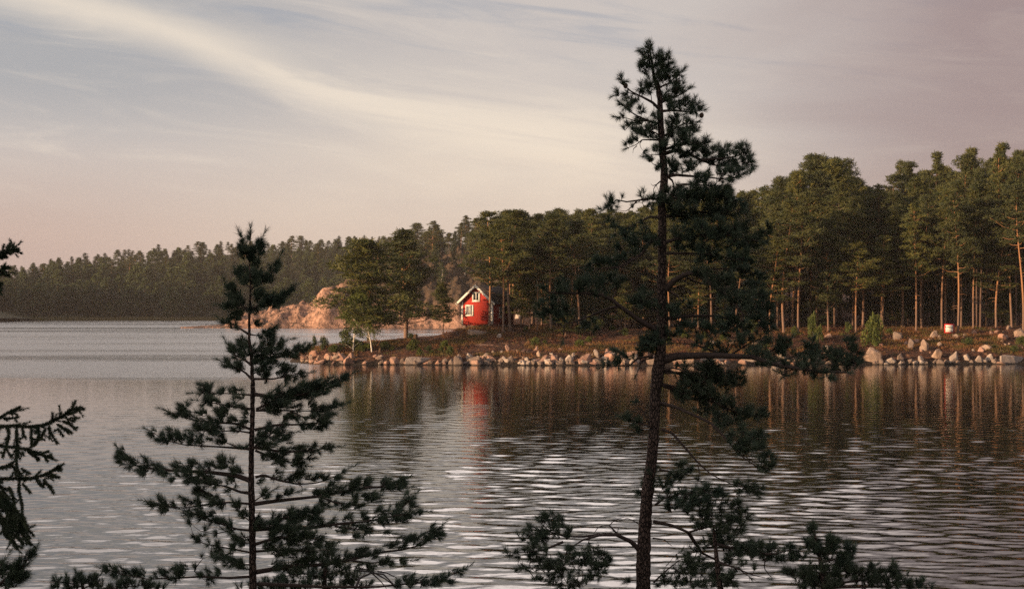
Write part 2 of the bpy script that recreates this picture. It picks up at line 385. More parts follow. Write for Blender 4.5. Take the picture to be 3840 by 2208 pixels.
# ------------------------------------------------------------------ the water
m, k, p = new_mat('water', 0.03, 0.5); P = pos(k)
p.inputs['Base Color'].default_value = (0.012, 0.013, 0.013, 1); p.inputs['IOR'].default_value = 1.333
xyz = k.sep(P)
wob = k.m('ADD', k.m('MULTIPLY', k.m('SUBTRACT', k.noise(P, 0.012, 3), 0.5), 70), k.m('MULTIPLY', k.m('SUBTRACT', k.noise(k.mapping(P, (0.12, 1, 1)), 0.16, 4, 0.65), 0.5), 26))
line = k.m('ADD', xyz[1], wob)
wind = k.m('MULTIPLY', k.ss(line, 128, 146), k.ss(k.m('ADD', xyz[0], k.m('MULTIPLY', xyz[1], 0.06)), -10, -16))
wind = k.m('MAXIMUM', wind, k.ss(xyz[1], 190, 220))
lane = k.noise(k.mapping(P, (0.10, 1, 1)), 0.045, 5, 0.65)
wind = k.m('MULTIPLY', wind, k.m('ADD', 0.25, k.m('MULTIPLY', k.ss(lane, 0.30, 0.62), 0.85)))
far = k.ss(xyz[1], 62, 125)
hh = k.m('MULTIPLY', k.noise(k.mapping(P, (0.6, 1.3, 1), (0, 0, 0.35)), 3.6, 2, 0.5), 0.006)
ch = k.m('MULTIPLY', k.m('MULTIPLY', k.noise(k.mapping(P, (0.7, 1.2, 1)), 2.2, 3, 0.6), 0.16), wind)
hh = k.m('ADD', hh, ch)
bp = k.node('ShaderNodeBump'); bp.inputs['Strength'].default_value = 1.0; bp.inputs['Distance'].default_value = 1.0
k.put(bp.inputs['Height'], hh); k.put(p.inputs['Normal'], bp.outputs[0])
k.put(p.inputs['Roughness'], k.m('ADD', 0.02, k.m('MULTIPLY', wind, 0.2)))
M['water'] = m
# real wavelets: a sum of many small wave trains, dying away towards the sheltered shore
ys_ = [-290, -100, 0, 20]
v_ = 30.0
while v_ < 168: ys_.append(v_); v_ += 0.075*(v_/34.0)**0.9
ys_ = np.array(ys_+list(np.geomspace(169, 1690, 60)))
xs_ = np.concatenate([-np.geomspace(1190, 64, 24), np.arange(-63, 66, 0.24), np.geomspace(67, 1190, 24)])
X, Y = np.meshgrid(xs_, ys_); Z = np.zeros_like(X)
rgw = np.random.default_rng(4)
env = (0.35+1.1*vnoise(X*0.03, Y*0.045, 3))*(1-0.86*sstep(Y, 42, 106))
env2 = (0.5+vnoise(X*0.09+5, Y*0.12, 8))
stp = 0.075*(np.maximum(Y, 34)/34.0)**0.9
for i in range(64):
    lam = 0.28*(1.7/0.28)**rgw.random(); th = rgw.normal()*0.52+0.10
    kx, ky = math.sin(th)*2*math.pi/lam, math.cos(th)*2*math.pi/lam; ph = rgw.uniform(0, 6.28)
    sl = 0.0165*(lam/1.0)**-0.3
    fade = np.clip((lam/stp-3.0)/3.0, 0, 1)
    Z += sl*lam/(2*math.pi)*np.sin(kx*X+ky*Y+ph+0.6*np.sin(X*0.11+i)+0.5*np.sin(Y*0.07+2*i))*fade
inn = sstep(np.abs(X), 63, 60)*sstep(Y, 28, 33)*sstep(Y, 169, 160)
Z *= env*env2*inn*1.25
nx = len(xs_); ny = len(ys_); i = (np.arange(ny-1)[:, None]*nx+np.arange(nx-1)[None, :]).ravel()
b = MB(); b.add(np.stack([X, Y, Z], -1).reshape(-1, 3), np.stack([i, i+1, i+nx+1, i+nx], -1))
tag(b.build('water', M['water'], None, True), 'calm rippled evening water of the bay', 'water', kind='structure')
print('water', X.size, 'slope rms', float(np.std(np.gradient(Z, axis=0)[60:300, 100:500]/0.08)))
del X, Y, Z, env, env2, stp, fade, inn
# ------------------------------------------------------------------ the evening air
m = bpy.data.materials.new('haze'); m.use_nodes = True; m.node_tree.nodes.clear()
v_ = m.node_tree.nodes.new('ShaderNodeVolumePrincipled'); o_ = m.node_tree.nodes.new('ShaderNodeOutputMaterial')
v_.inputs['Color'].default_value = (0.92, 0.86, 0.84, 1); v_.inputs['Density'].default_value = 0.00010; v_.inputs['Anisotropy'].default_value = 0.0
m.node_tree.links.new(v_.outputs[0], o_.inputs['Volume']); M['haze'] = m
b = MB(); b.box((0, 700, 45), (2600, 2200, 107)); tag(b.build('haze', m), 'thin evening haze over the bay', 'haze', kind='stuff')
# ------------------------------------------------------------------ forest trees (prototypes, then copies that share mesh data)
def tufts(b, C, n, size, rg, flat_=0.5, up=0.4, wid=0.22):
    """n small leaf sprays at the points C"""
    C = np.asarray(C); n = len(C)
    d = rg.normal(size=(n, 3)); d[:, 2] = d[:, 2]*flat_+up; d /= np.linalg.norm(d, axis=1)[:, None]
    s = np.cross(d, rg.normal(size=(n, 3))); s /= np.linalg.norm(s, axis=1)[:, None]
    L = size*rg.uniform(0.6, 1.3, n)[:, None]; w = L*wid
    v = np.stack([C-s*w*0.5, C+s*w*0.5, C+d*L+s*w*0.25, C+d*L-s*w*0.25], 1).reshape(-1, 3)
    b.add(v, np.arange(n*4).reshape(-1, 4))
def clump(b, c, r, hz, n, rg, size, **kw):
    u = rg.normal(size=(n, 3)); u /= np.linalg.norm(u, axis=1)[:, None]
    q = rg.uniform(0.35, 1.0, n)**0.6
    tufts(b, np.array(c)+u*q[:, None]*np.array([r, r, hz]), n, size, rg, **kw)
def pine_proto(seed, H=20.0, crown0=0.5, cw=2.6, nl=34, bend=0.5, lean=0.0, shape='round', leaf='crown_pine', dens=1.0, size=0.40, tr=0.17, dead=4, fork=False):
    rg = np.random.default_rng(seed)
    z = np.linspace(-0.8, H*0.96, 14); ph = rg.uniform(0, 6.3, 2)
    tx = bend*np.sin(z/H*3.2+ph[0])*(z/H)+lean*z/H; ty = bend*np.sin(z/H*2.7+ph[1])*(z/H)
    tx -= np.interp(0, z, tx); ty -= np.interp(0, z, ty)
    T = MB(); r = tr*(1-0.82*(z/H).clip(0)**1.1); r[0] *= 1.35
    T.tube(np.stack([tx, ty, z], 1), r, 8)
    if fork: T.tube([[np.interp(H*.25, z, tx), 0, H*.25], [0.5, 0.1, H*.45], [0.9, 0.2, H*.8]], [tr*.6, tr*.5, tr*.2], 6)
    Cn = MB(); lims = []
    for i in range(nl):
        q = (i+rg.uniform(0, 1))/nl; zc = H*(crown0+(1-crown0)*q)
        if shape == 'round': w = cw*(0.55+0.6*math.sin(min(q*1.15+0.18, 1)*math.pi))*(1-0.5*q**3)
        elif shape == 'cone2': w = cw*(1.15-q)**0.9*(0.75+0.35*math.sin(q*14+seed))+0.15
        elif shape == 'cone': w = cw*(1-q)**0.8+0.25
        elif shape == 'layer': w = cw*(0.75+0.45*math.sin(q*9+seed))*(1-q**2.2*0.8)
        else: w = cw*(1.05-0.75*q)
        a = i*2.4+rg.uniform(-.5, .5); w *= rg.uniform(0.4, 1.25)
        x0 = np.interp(zc, z, tx); y0 = np.interp(zc, z, ty)
        if q > 0.93: w *= 0.35
        rise = w*rg.uniform(-0.05, 0.35)
        if shape in ('spruce',): rise = -w*0.25
        tip = np.array([x0+math.cos(a)*w, y0+math.sin(a)*w, zc+rise])
        base = np.array([x0, y0, zc-0.15*w]); mid = (base+tip)/2+np.array([0, 0, -0.1*w])
        T.tube([base, mid, tip], [tr*0.3*(1-0.5*q), tr*0.2*(1-0.5*q), 0.02], 4)
        if shape in ('spruce', 'cone'):
            for s_ in (0.35, 0.7, 1.0):
                clump(Cn, base*(1-s_)+tip*s_, 0.34*w+0.25, 0.28, int(46*dens*(0.5+0.4*w)), rg, size, flat_=0.5, up=0.15)
        else:
            R_ = rg.uniform(0.45, 1.3)*(0.45+0.24*cw)*(0.75+0.25*w/cw)
            clump(Cn, tip, R_, R_*0.30, int(95*dens*R_**1.5)+20, rg, size)
            clump(Cn, base*0.45+tip*0.55+[0, 0, 0.15], R_*0.8, R_*0.28, int(60*dens*R_**1.5)+10, rg, size)
            if rg.random() < 0.5:
                o = rg.normal(size=3)*[0.7, 0.7, 0.35]*R_
                clump(Cn, tip+o, R_*0.6, R_*0.3, int(45*dens*R_**1.5)+8, rg, size)
    for i in range(dead):
        zc = H*rg.uniform(max(crown0-0.25, .1), crown0); a = rg.uniform(0, 6.3); w = rg.uniform(0.5, 1.5)
        x0 = np.interp(zc, z, tx); y0 = np.interp(zc, z, ty)
        T.tube([[x0, y0, zc], [x0+math.cos(a)*w*.5, y0+math.sin(a)*w*.5, zc+.1], [x0+math.cos(a)*w, y0+math.sin(a)*w, zc-.15]], [0.035, 0.025, 0.01], 3)
    return dict(H=H, trunk=T.mesh('trunk', M['bark_pine'], True), crown=Cn.mesh('crown', M[leaf]))
def leafy_proto(seed, H=14.0, cw=2.6, crown0=0.15, leaf='crown_leafy', bark='bark_birch', dens=1.0, size=0.36, weep=0.0, tr=0.13, lean=0.0):
    rg = np.random.default_rng(seed); T = MB(); Cn = MB()
    z = np.linspace(-0.6, H*0.93, 10); tx = 0.25*np.sin(z*0.5+seed)-lean*z/H; tx -= np.interp(0, z, tx); ty = 0.2*np.cos(z*0.4+seed); ty -= np.interp(0, z, ty)
    T.tube(np.stack([tx, ty, z], 1), tr*(1-0.85*(z/H).clip(0)), 7)
    for i in range(30):
        q = (i+rg.random())/30; zc = H*(crown0+(0.97-crown0)*q)
        w = cw*math.sin(min(0.18+q*0.9, 1)*math.pi)**0.7*rg.uniform(0.35, 1.1); a = i*2.4
        x0 = np.interp(zc, z, tx); y0 = np.interp(zc, z, ty)
        tip = np.array([x0+math.cos(a)*w, y0+math.sin(a)*w, zc+0.3*w])
        T.tube([[x0, y0, zc-0.4*w], tip], [tr*0.35, 0.015], 4)
        R_ = rg.uniform(0.7, 1.15)*(0.35+0.2*cw)
        clump(Cn, tip, R_, R_*0.8, int(120*dens*R_**2)+20, rg, size, flat_=1.0, up=0.0, wid=0.45)
        if weep:
            for j in range(7):
                o = rg.normal(size=2)*R_*0.7; L = rg.uniform(0.4, 1.0)*weep; n = int(26*dens)
                P = np.stack([tip[0]+o[0]+rg.normal(size=n)*.1, tip[1]+o[1]+rg.normal(size=n)*.1, tip[2]-rg.uniform(0, L, n)], 1)
                tufts(Cn, P, n, size*0.8, rg, flat_=0.6, up=-0.9)
    return dict(H=H, trunk=T.mesh('trunk', M[bark], True), crown=Cn.mesh('crown', M[leaf]))

def plant(name, pr, x, y, H, label, cat, group=None, rz=0.0, ground=None, wide=1.0, parts=True):
    z = float((ground or H0)(np.array([x]), np.array([y]))[0])
    e = empty(name, (x, y, z), label, cat, group)
    s = H/pr['H']; e.scale = (s*wide, s*wide, s); e.rotation_euler = (0, 0, rz)
    obj('trunk', pr['trunk'], e); obj('crown', pr['crown'], e)
    return e
def hit(px, py, d0=166.0, d1=330.0):
    """where the ray of a photo pixel meets the shore"""
    d = np.arange(d0, d1, 0.25); z = CZ-(py-HZ)/F*d; x = (px-1920.0)/F*d
    g = np.array(H0(x, d)); k_ = np.nonzero(g >= z)[0]
    return (d[k_[0]] if len(k_) else d1), (px-1920.0)/F*(d[k_[0]] if len(k_) else d1)

PINE = [pine_proto(16, crown0=.55, cw=4.2, nl=34, dens=.95, bend=.9, lean=.8), pine_proto(17, crown0=.38, cw=2.6, nl=52, shape='cone2', dens=.85, lean=-.5), pine_proto(18, crown0=.60, cw=3.2, nl=30, dens=.95, bend=1.1, dead=9),
        pine_proto(11, crown0=.46, cw=3.3, nl=44, dens=.85), pine_proto(12, crown0=.36, cw=3.6, nl=46, shape='layer', dens=.85), pine_proto(13, crown0=.52, cw=3.0, nl=40, dens=.85),
        pine_proto(14, crown0=.34, cw=3.4, nl=46, bend=.9, shape='top', dens=.85), pine_proto(15, crown0=.42, cw=2.8, shape='top', nl=46, dens=.85)]
FULLP = [pine_proto(21, H=12, crown0=.16, cw=3.3, nl=54, shape='layer', tr=.22, dens=.95), pine_proto(22, H=12, crown0=.2, cw=3.0, nl=50, shape='top', tr=.14, dens=.95)]
SPR = [pine_proto(31, H=16, crown0=.06, cw=2.5, nl=60, shape='spruce', leaf='crown_spruce', dead=0, tr=.14), pine_proto(32, H=16, crown0=.1, cw=2.0, nl=56, shape='cone', leaf='crown_spruce', dead=0, tr=.13)]
LEAF = [leafy_proto(41), leafy_proto(42, H=13, cw=3.0), leafy_proto(43, H=12, cw=2.2, crown0=.05)]

LINE_PX = [0,82,136,173,222,264,313,342,362,391,432,494,507,568,618,700,762,865,1000,1096,1144,1183,1216,1317,1385,1450,1520]
LINE_PY = [994,990,981,965,965,952,936,965,936,928,936,924,944,919,911,905,901,899,897,878,878,897,885,868,875,880,880]
LINE2_PX = [1270,1380,1423,1529,1577,1639,1721,1779,1827,1937,1995,2059,2111,2140,2188,2227,2333,2380,2728,2784,2845,2889,2950,2963,3012,3025,3087,3161,3198,3242,3297,3320,3334,3384,3433,3480,3498,3532,3590,3609,3643,3705,3730,3748,3786,3816,3900,4100]
LINE2_PY = [1030,905,868,854,827,820,801,801,791,784,803,787,775,806,782,791,782,772,693,711,711,679,655,637,606,590,593,605,648,679,704,712,692,605,624,640,562,617,640,549,605,624,615,528,568,531,520,520]
def top_z(px, d, xs, ys, drop=0): return CZ+(HZ-(np.interp(px, xs, ys)+drop))/F*d
rng = random.Random(5)

# --- trees that stand out, each with its own place: (px, py of foot, py of top, prototype, width, label)
NAMED = [
 (1522,1262,872,FULLP[0],1.2,'dark full-crowned pine with a thick bare foot on the spit, beside the short stump'),
 (1380,1284,905,FULLP[1],1.55,'broad olive pine behind the leaning birch near the tip of the spit'),
 (1661,1249,1062,FULLP[1],.95,'small slender pine between the big dark spit pine and the red cabin'),
 (1886,1244,835,PINE[3],1.0,'slim pine with lit curved trunk just right of the red cabin'),
 (1914,1238,792,PINE[2],1.15,'thick orange-trunked pine standing second right of the cabin'),
 (1835,1222,800,PINE[4],1.1,'broad pine rising directly behind the roof of the red cabin'),
 (2015,1236,900,PINE[5],.8,'thin young pine among the bushes right of the cabin'),
 (2066,1240,810,PINE[3],1.0,'pine with a tall glowing orange trunk halfway from cabin to the tallest pine'),
 (2172,1236,830,PINE[2],1.05,'crooked pine with lit forked upper trunk left of the nearest tall pine'),
 (2325,1228,850,PINE[5],.9,'short-trunked pine half hidden behind boughs of the nearest tall pine'),
 (2600,1222,760,PINE[4],1.0,'shaded pine seen through the right side of the nearest tall pine'),
 (3106,1240,832,FULLP[1],.8,'lone slender pine with pointed light crown and lit trunk, ahead of the dark wood'),
 (3305,1216,700,PINE[5],.95,'straight pine with lit orange trunk above the round bush, mid of the right wood'),
 (3226,1208,730,PINE[3],.9,'grey-trunked pine left of the straight orange trunk above the round bush'),
 (3350,1200,900,PINE[7],.55,'thin short pine pole right beside the straight orange trunk'),
 (3413,1196,610,PINE[1],1.0,'tall dark-trunked pine with a stepped crown left of the white sign'),
 (3578,1216,700,PINE[7],.85,'slender orange pine rising directly over the white sign'),
 (3510,1198,575,PINE[1],.9,'tall pointed pine left of the sign pine, dark trunk'),
 (3640,1204,560,PINE[1],.95,'first and thickest of the bright trunk cluster right of the sign'),
 (3650,1230,700,PINE[5],.7,'thin bright-trunked pine leaning against the thickest of its cluster'),
 (3664,1226,680,PINE[7],.75,'straight bright-trunked pine, third in the cluster right of the sign'),
 (3676,1228,640,PINE[3],.8,'stout pine with glowing bark, last in the cluster right of the sign'),
 (3698,1220,700,PINE[5],.65,'thin pine with a V-shaped forked trunk right of the bright cluster'),
 (3750,1216,560,PINE[7],.7,'thin pine pole, left one of the pair near the frame edge'),
 (3763,1204,540,PINE[1],.85,'thicker pine, right one of the pair near the frame edge'),
 (3782,1200,600,PINE[6],.8,'dusky reddish pine trunk right of the pair near the frame edge'),
 (2960,1212,655,PINE[0],1.0,'round-headed tall pine left of the lone slender one, crown against the sky'),
 (3040,1206,592,PINE[0],1.25,'highest spreading pine crown over the middle of the right wood'),
 (3150,1204,602,PINE[2],1.15,'broad flat-topped pine behind the lone slender pine'),
]
used = []
for i, (px, py, pt, pr, wd, lab) in enumerate(NAMED):
    d, x = hit(px, py+2)
    if i == 0: d = 188.3; x = (px-1920)/F*d
    if i == 1: d = 174.6; x = (px-1920)/F*d
    z = float(H0(np.array([x]), np.array([d]))[0]); Hh = CZ+(HZ-pt)/F*d-z
    plant('pine_tree', pr, x, d, Hh, lab, 'pine', None, rz=rng.uniform(0, 6.28), wide=wd*min(1.25, 20/max(Hh,9)) if pr in PINE else wd)
    used.append((x, d)); print(lab[:40], round(x,1), round(d,1), round(z,1), round(Hh,1)) if i < 3 else None
# birch on the spit
WEEP = leafy_proto(51, H=9.5, cw=2.7, crown0=.28, weep=2.2, dens=1.0, size=.26, tr=.11, lean=1.5, leaf='shrub')
d = 172.8; x = (1394-1920)/F*d
plant('birch_tree', WEEP, x, d, CZ+(HZ-1085)/F*d-float(H0(np.array([x]), np.array([d]))[0]), 'leaning white-stemmed birch with hanging yellow-green twigs at the spit', 'birch', rz=0.0)
d = 173.5; x = (1325-1920)/F*d
plant('birch_tree', LEAF[2], x, d, CZ+(HZ-1075)/F*d-1.8, 'loose leafy birch left of the leaning white-stemmed birch', 'birch', rz=1.0, wide=1.1)
used.append((x, d))

# --- rows of the near wood
def near_row(d, px0, px1, step, protos, lab, grp, drop=(0, 60), minH=6, jit=0.35):
    px = px0
    while px < px1:
        dd = d+rng.uniform(-.5, .5)*d*0.03; p_ = px+rng.uniform(-jit, jit)*step; xw = (p_-1920)/F*dd
        px += step*rng.uniform(.8, 1.2)
        if any(abs(xw-a)+abs(dd-b_)*.6 < 1.8 for a, b_ in used): continue
        if (p_ < 1935 and dd < 205) or (xw < -5): continue
        z = float(H0(np.array([xw]), np.array([dd]))[0])
        if z < 1: continue
        Hh = float(top_z(p_, dd, LINE2_PX, LINE2_PY, rng.uniform(*drop)))-z
        if Hh < minH: continue
        Hh = min(Hh, 27)
        pr = rng.choice(protos)
        used.append((xw, dd))
        plant('pine_tree', pr, xw, dd, Hh, lab, 'pine', grp, rz=rng.uniform(0, 6.28), wide=rng.uniform(.85, 1.15)*min(1.3, 19/max(Hh, 10)))
G1 = 'pines filling the near wood'; L1_ = 'pine within the crowded near wood behind the boulder shore'
near_row(187, 2480, 3900, 95, PINE, L1_, G1, (90, 260))
near_row(193, 1990, 3900, 82, PINE, L1_, G1, (50, 200))
near_row(200, 1950, 3920, 74, PINE, L1_, G1, (20, 140))
near_row(209, 1930, 3950, 70, PINE, L1_, G1, (6, 90))
near_row(222, 1915, 3980, 68, PINE, L1_, G1, (0, 50))
near_row(238, 1900, 4000, 66, PINE, L1_, G1, (0, 30))
near_row(262, 1890, 4000, 62, PINE, L1_, G1, (0, 30))
# --- low undergrowth of young pines between cabin and the tall pine
for (px, py, pt, wd, lab) in [(1985,1232,1040,1.2,'bushy young pine right of the cabin, half covering its porch end'),(2120,1262,1170,1.5,'low spreading young pine above the stone row, left one'),
    (2215,1262,1180,1.3,'low spreading young pine above the stone row, right one'),(2105,1225,1010,1.0,'full young pine with green crown between two glowing trunks'),
    (2260,1230,1000,1.0,'shaded full-crowned young pine behind the long left bough'),(1955,1225,960,1.1,'dark bushy pine beside the two glowing trunks near the cabin'),
    (2420,1235,1030,1.0,'young pine just left of the nearest tall trunk'),(2760,1225,1000,1.0,'young pine in the gap right of the nearest tall pine')]:
    d, x = hit(px, py); z = float(H0(np.array([x]), np.array([d]))[0])
    plant('young_pine', FULLP[rng.randrange(2)], x, d, CZ+(HZ-pt)/F*d-z, lab, 'young pine', rz=rng.uniform(0, 6), wide=wd)

rng2 = random.Random(8)
for d0, px0, px1, n, hr in [(191, 1960, 2760, 13, (3.5, 8)), (197, 2040, 2800, 12, (5, 10)), (196, 2800, 3860, 9, (2.5, 6)), (206, 1990, 3900, 24, (4, 9)), (228, 1950, 3980, 34, (5, 11)), (275, 1900, 4050, 46, (9, 15))]:
    for i in range(n):
        px = px0+(px1-px0)*(i+rng2.random())/n; dd = d0+rng2.uniform(-4, 4); xw = (px-1920)/F*dd
        if xw < 4 and dd < 235: continue
        sp_ = rng2.random() < .5
        plant('spruce_tree' if sp_ else 'young_pine', rng2.choice(SPR if sp_ else FULLP), xw, dd, rng2.uniform(*hr),
              'shaded spruce standing under the tall pines of the near wood' if sp_ else 'young pine growing in shade under the tall pines of the near wood',
              'spruce' if sp_ else 'young pine', 'spruces under the near wood' if sp_ else 'young pines under the near wood', rz=rng2.uniform(0, 6), wide=1.25)
# --- headland wood
def head_row(d, px0, px1, step, drop, protos, lab, grp, zoff=0):
    px = px0
    while px < px1:
        dd = d+rng.uniform(-8, 8); p_ = px+rng.uniform(-.4, .4)*step; xw = (p_-1920)/F*dd; px += step*rng.uniform(.75, 1.25)
        z = float(H0(np.array([xw]), np.array([dd]))[0])
        if z < 1: continue
        tz = float(top_z(p_, dd, LINE2_PX, LINE2_PY, rng.uniform(*drop)))
        Hh = min(tz-z, rng.uniform(11, 16.5))
        if Hh < 5: continue
        pr = rng.choice(protos)
        plant('pine_tree' if pr in PINE+FULLP else ('leafy_tree' if pr in LEAF else 'spruce_tree'), pr, xw, dd, Hh, lab, 'pine' if pr in PINE+FULLP else ('leafy tree' if pr in LEAF else 'spruce'), grp, rz=rng.uniform(0, 6.28), wide=rng.uniform(1.0, 1.35))
G2 = 'trees on the rocky headland'; L2_ = 'tree on the rocky headland across the narrow inlet behind the cabin'
head_row(452, 1290, 1800, 60, (150, 290), FULLP+SPR, L2_, G2)
head_row(457, 1430, 2250, 58, (80, 240), FULLP+SPR+LEAF[:1], L2_, G2)
head_row(463, 1400, 2300, 62, (30, 200), FULLP+PINE[:5]+SPR, L2_, G2)
head_row(476, 1330, 2300, 62, (10, 120), FULLP+PINE, L2_, G2)
head_row(492, 1300, 2380, 54, (0, 70), FULLP+PINE+SPR, L2_, G2)
head_row(512, 1290, 2380, 52, (0, 40), FULLP+PINE+SPR+SPR, L2_, G2)
head_row(535, 1290, 2380, 50, (0, 24), FULLP+SPR+SPR, L2_, G2)
head_row(560, 1380, 2380, 54, (0, 16), FULLP+SPR+SPR, L2_, G2)
# --- far wood, each tree one mesh
def one_mesh(pr, nm):
    b = MB()
    for key in ('trunk', 'crown'):
        me = pr[key]; v = np.empty(len(me.vertices)*3, np.float32); me.vertices.foreach_get('co', v); v = v.reshape(-1, 3)
        for n in (3, 4):
            f = [list(q.vertices) for q in me.polygons if q.loop_total == n]
            if f: b.v.append(v) or (b.f3 if n == 3 else b.f4).append(np.array(f)+b.n); b.n += len(v) if f else 0
    return b.mesh(nm, None)
def far_proto(pr):
    me = one_mesh(pr, 'far_tree')
    me.materials.append(pr['trunk'].materials[0]); me.materials.append(pr['crown'].materials[0])
    nt = len(pr['trunk'].polygons); n3 = sum(1 for q in pr['trunk'].polygons if q.loop_total == 3)
    mi = np.ones(len(me.polygons), np.int32); mi[:n3] = 0
    tot3 = sum(1 for q in me.polygons if q.loop_total == 3); mi[tot3:tot3+(nt-n3)] = 0
    me.polygons.foreach_set('material_index', mi); return dict(H=pr['H'], me=me)
# coarser crowns for the distance
fS = [far_proto(pine_proto(61+i, H=15, crown0=.05, cw=2.6, nl=40, shape='spruce', leaf='crown_spruce', dead=0, dens=.55, size=.6)) for i in range(2)]
fP = [far_proto(pine_proto(71+i, H=15, crown0=.3, cw=2.8, nl=26, leaf='crown_pine', dead=0, dens=.5, size=.6)) for i in range(2)]
fL = [far_proto(leafy_proto(81+i, H=13, bark='bark_twig', cw=3.0, crown0=.03, dens=.4, size=.65)) for i in range(3)]
def far_row(d, px0, px1, step, mixf, hmax, lab, drop=(0, 30)):
    px = px0
    while px < px1:
        dd = d+rng.uniform(-8, 8); p_ = px+rng.uniform(-.4, .4)*step; xw = (p_-1920)/F*dd; px += step*rng.uniform(.75, 1.25)
        z = float(Hfar(np.array([xw]), np.array([dd]))[0])
        if z < 0.1: continue
        tz = float(top_z(p_, dd, LINE_PX, LINE_PY, rng.uniform(*drop)))
        Hh = min(tz-z, rng.uniform(.65, 1.3)*hmax)
        if Hh < 4: continue
        r = rng.random(); nm, lst = ('spruce_tree', fS) if r < mixf[0] else (('pine_tree', fP) if r < mixf[1] else ('leafy_tree', fL))
        pr = rng.choice(lst); o = obj(nm, pr['me']); o.location = (xw, dd, z); s = Hh/pr['H']
        q_ = rng.uniform(1.3, 2.1); o.scale = (s*q_, s*q_, s); o.rotation_euler = (0, 0, rng.uniform(0, 6.28))
        kind = {'spruce_tree': 'spruce', 'pine_tree': 'pine', 'leafy_tree': 'leafy tree'}[nm]
        tag(o, kind+' in the distant wood '+lab, kind, 'distant '+kind+' '+lab)
far_row(672, -60, 900, 40, (.15, .2), 11, 'along the far waterline')
far_row(682, -60, 960, 40, (.3, .4), 11, 'along the far waterline')
far_row(700, -60, 1500, 40, (.4, .4), 10, 'on the far slope')
far_row(718, -60, 1500, 40, (.3, .3), 10, 'on the far slope')
far_row(738, -60, 1500, 38, (.5, .5), 10, 'on the far slope')
far_row(758, -60, 1520, 38, (.25, .25), 10, 'on the far slope')
far_row(778, -60, 1540, 36, (.45, .5), 10, 'on the far slope', (0, 40))
far_row(800, -60, 1560, 34, (.3, .5), 11, 'along the far skyline', (0, 50))
far_row(820, -60, 1560, 32, (.5, .7), 11, 'along the far skyline', (0, 44))
far_row(842, -60, 1580, 30, (.5, .7), 12, 'along the far skyline', (0, 30))
# ------------------------------------------------------------------ the red cabin
def cabin():
    base = at(1789, 1219, 188.5); th = math.radians(-25); Wd, L = 4.55, 6.6; zr = 5.27; ze = 3.30
    e = empty('cabin', (base[0], base[1], base[2]), 'small red wooden cabin with white trim and steep gable above the stone shore', 'cabin')
    e.rotation_euler = (0, 0, th)
    h = Wd/2; b = MB()
    pr = [(-h, 0), (h, 0), (h, ze), (0, zr-0.16), (-h, ze)]
    vs = [(x_, 0, z_) for x_, z_ in pr]+[(x_, L, z_) for x_, z_ in pr]
    b.add(vs, [[0,1,2,2],[5,6,7,7]]) if False else None
    b.add(vs, [[0,1,2,4],[6,5,9,7],[1,6,7,2],[5,0,4,9],[0,5,6,1]]); b.n = b.n
    b.add([vs[2], vs[3], vs[4], vs[7], vs[8], vs[9]], [[0,1,2],[5,4,3]])
    b.build('wall', M['red'], e)
    sl = math.atan2(zr-ze, h); ov = 0.55; fr = 0.55; T_ = 0.13
    half = h+ov; rl = half/math.cos(sl)
    for s in (-1, 1):
        R = Matrix.Rotation(s*sl, 3, 'Y')
        cx = s*half/2; cz = zr-math.tan(sl)*half/2-0.02
        b = MB(); b.box((cx, (L+fr+0.4)/2-fr, cz+0.05), (rl, L+fr+0.4, T_), R); b.build('roof_slope', M['roof'], e)
        b = MB(); b.box((cx, -fr-0.03, cz-0.05), (rl+0.08, 0.05, 0.30), R); b.build('bargeboard', M['white'], e)
        b = MB(); b.box((s*(h-0.09+0.004), -0.02, ze/2-0.02), (0.24, 0.06, ze-0.05)); b.build('corner_board', M['white'], e)
    b = MB(); b.box((h+0.02, 0.10, ze/2-0.02), (0.06, 0.18, ze-0.1)); b.build('corner_board', M['white'], e)
    b = MB(); b.box((0, -0.025, 2.98), (Wd-0.5, 0.05, 0.05)); b.build('band_board', M['red'], e)
    def window(cx, cz, w, hh, side=False):
        fr_ = MB(); t_ = 0.17
        def bx(bb, x_, z_, a_, c_, dep, y_=-0.05):
            if side: bb.box((h-y_, x_, z_), (dep, a_, c_))
            else: bb.box((x_, y_, z_), (a_, dep, c_))
        bx(fr_, cx-w/2+t_/2, cz, t_, hh, .07); bx(fr_, cx+w/2-t_/2, cz, t_, hh, .07)
        bx(fr_, cx, cz+hh/2-t_/2, w-2*t_, t_, .066); bx(fr_, cx, cz-hh/2+t_/2, w-2*t_, t_, .066)
        win = fr_.build('window', M['white'], e)
        g = MB(); bx(g, cx, cz, w-2*t_+.02, hh-2*t_+.02, .02, -0.015); g.build('pane', M['glass'], win)
        mu = MB(); bx(mu, cx, cz, .09, hh-2*t_, .05, -0.04); mu.build('mullion', M['white'], win)
        if not side and cz < 2.5:
            c_ = MB(); bx(c_, cx-.2, cz, .13, hh-2*t_, .012, -0.032); bx(c_, cx+.2, cz, .13, hh-2*t_, .012, -0.032); c_.build('curtain', M['curtain'], win)  # pale strips stand in for a reflection on the lower pane
        si = MB(); bx(si, cx, cz-hh/2-.03, w+.1, .06, .10, -0.06); si.build('sill', M['white'], win)
    window(-h+1.17, 1.98, 1.17, 1.42); window(-0.12, 3.78, 1.10, 1.26)
    window(2.6, 1.75, 1.3, 1.5, True)
    for x_ in (-h+.35, -h/3, h/3, h-.35):
        for y_ in (.3, L-.4):
            b = MB(); b.box((x_, y_, -0.35), (.42, .42, .68)); b.build('foundation_stone', M['rock_dark'], e)
cabin()

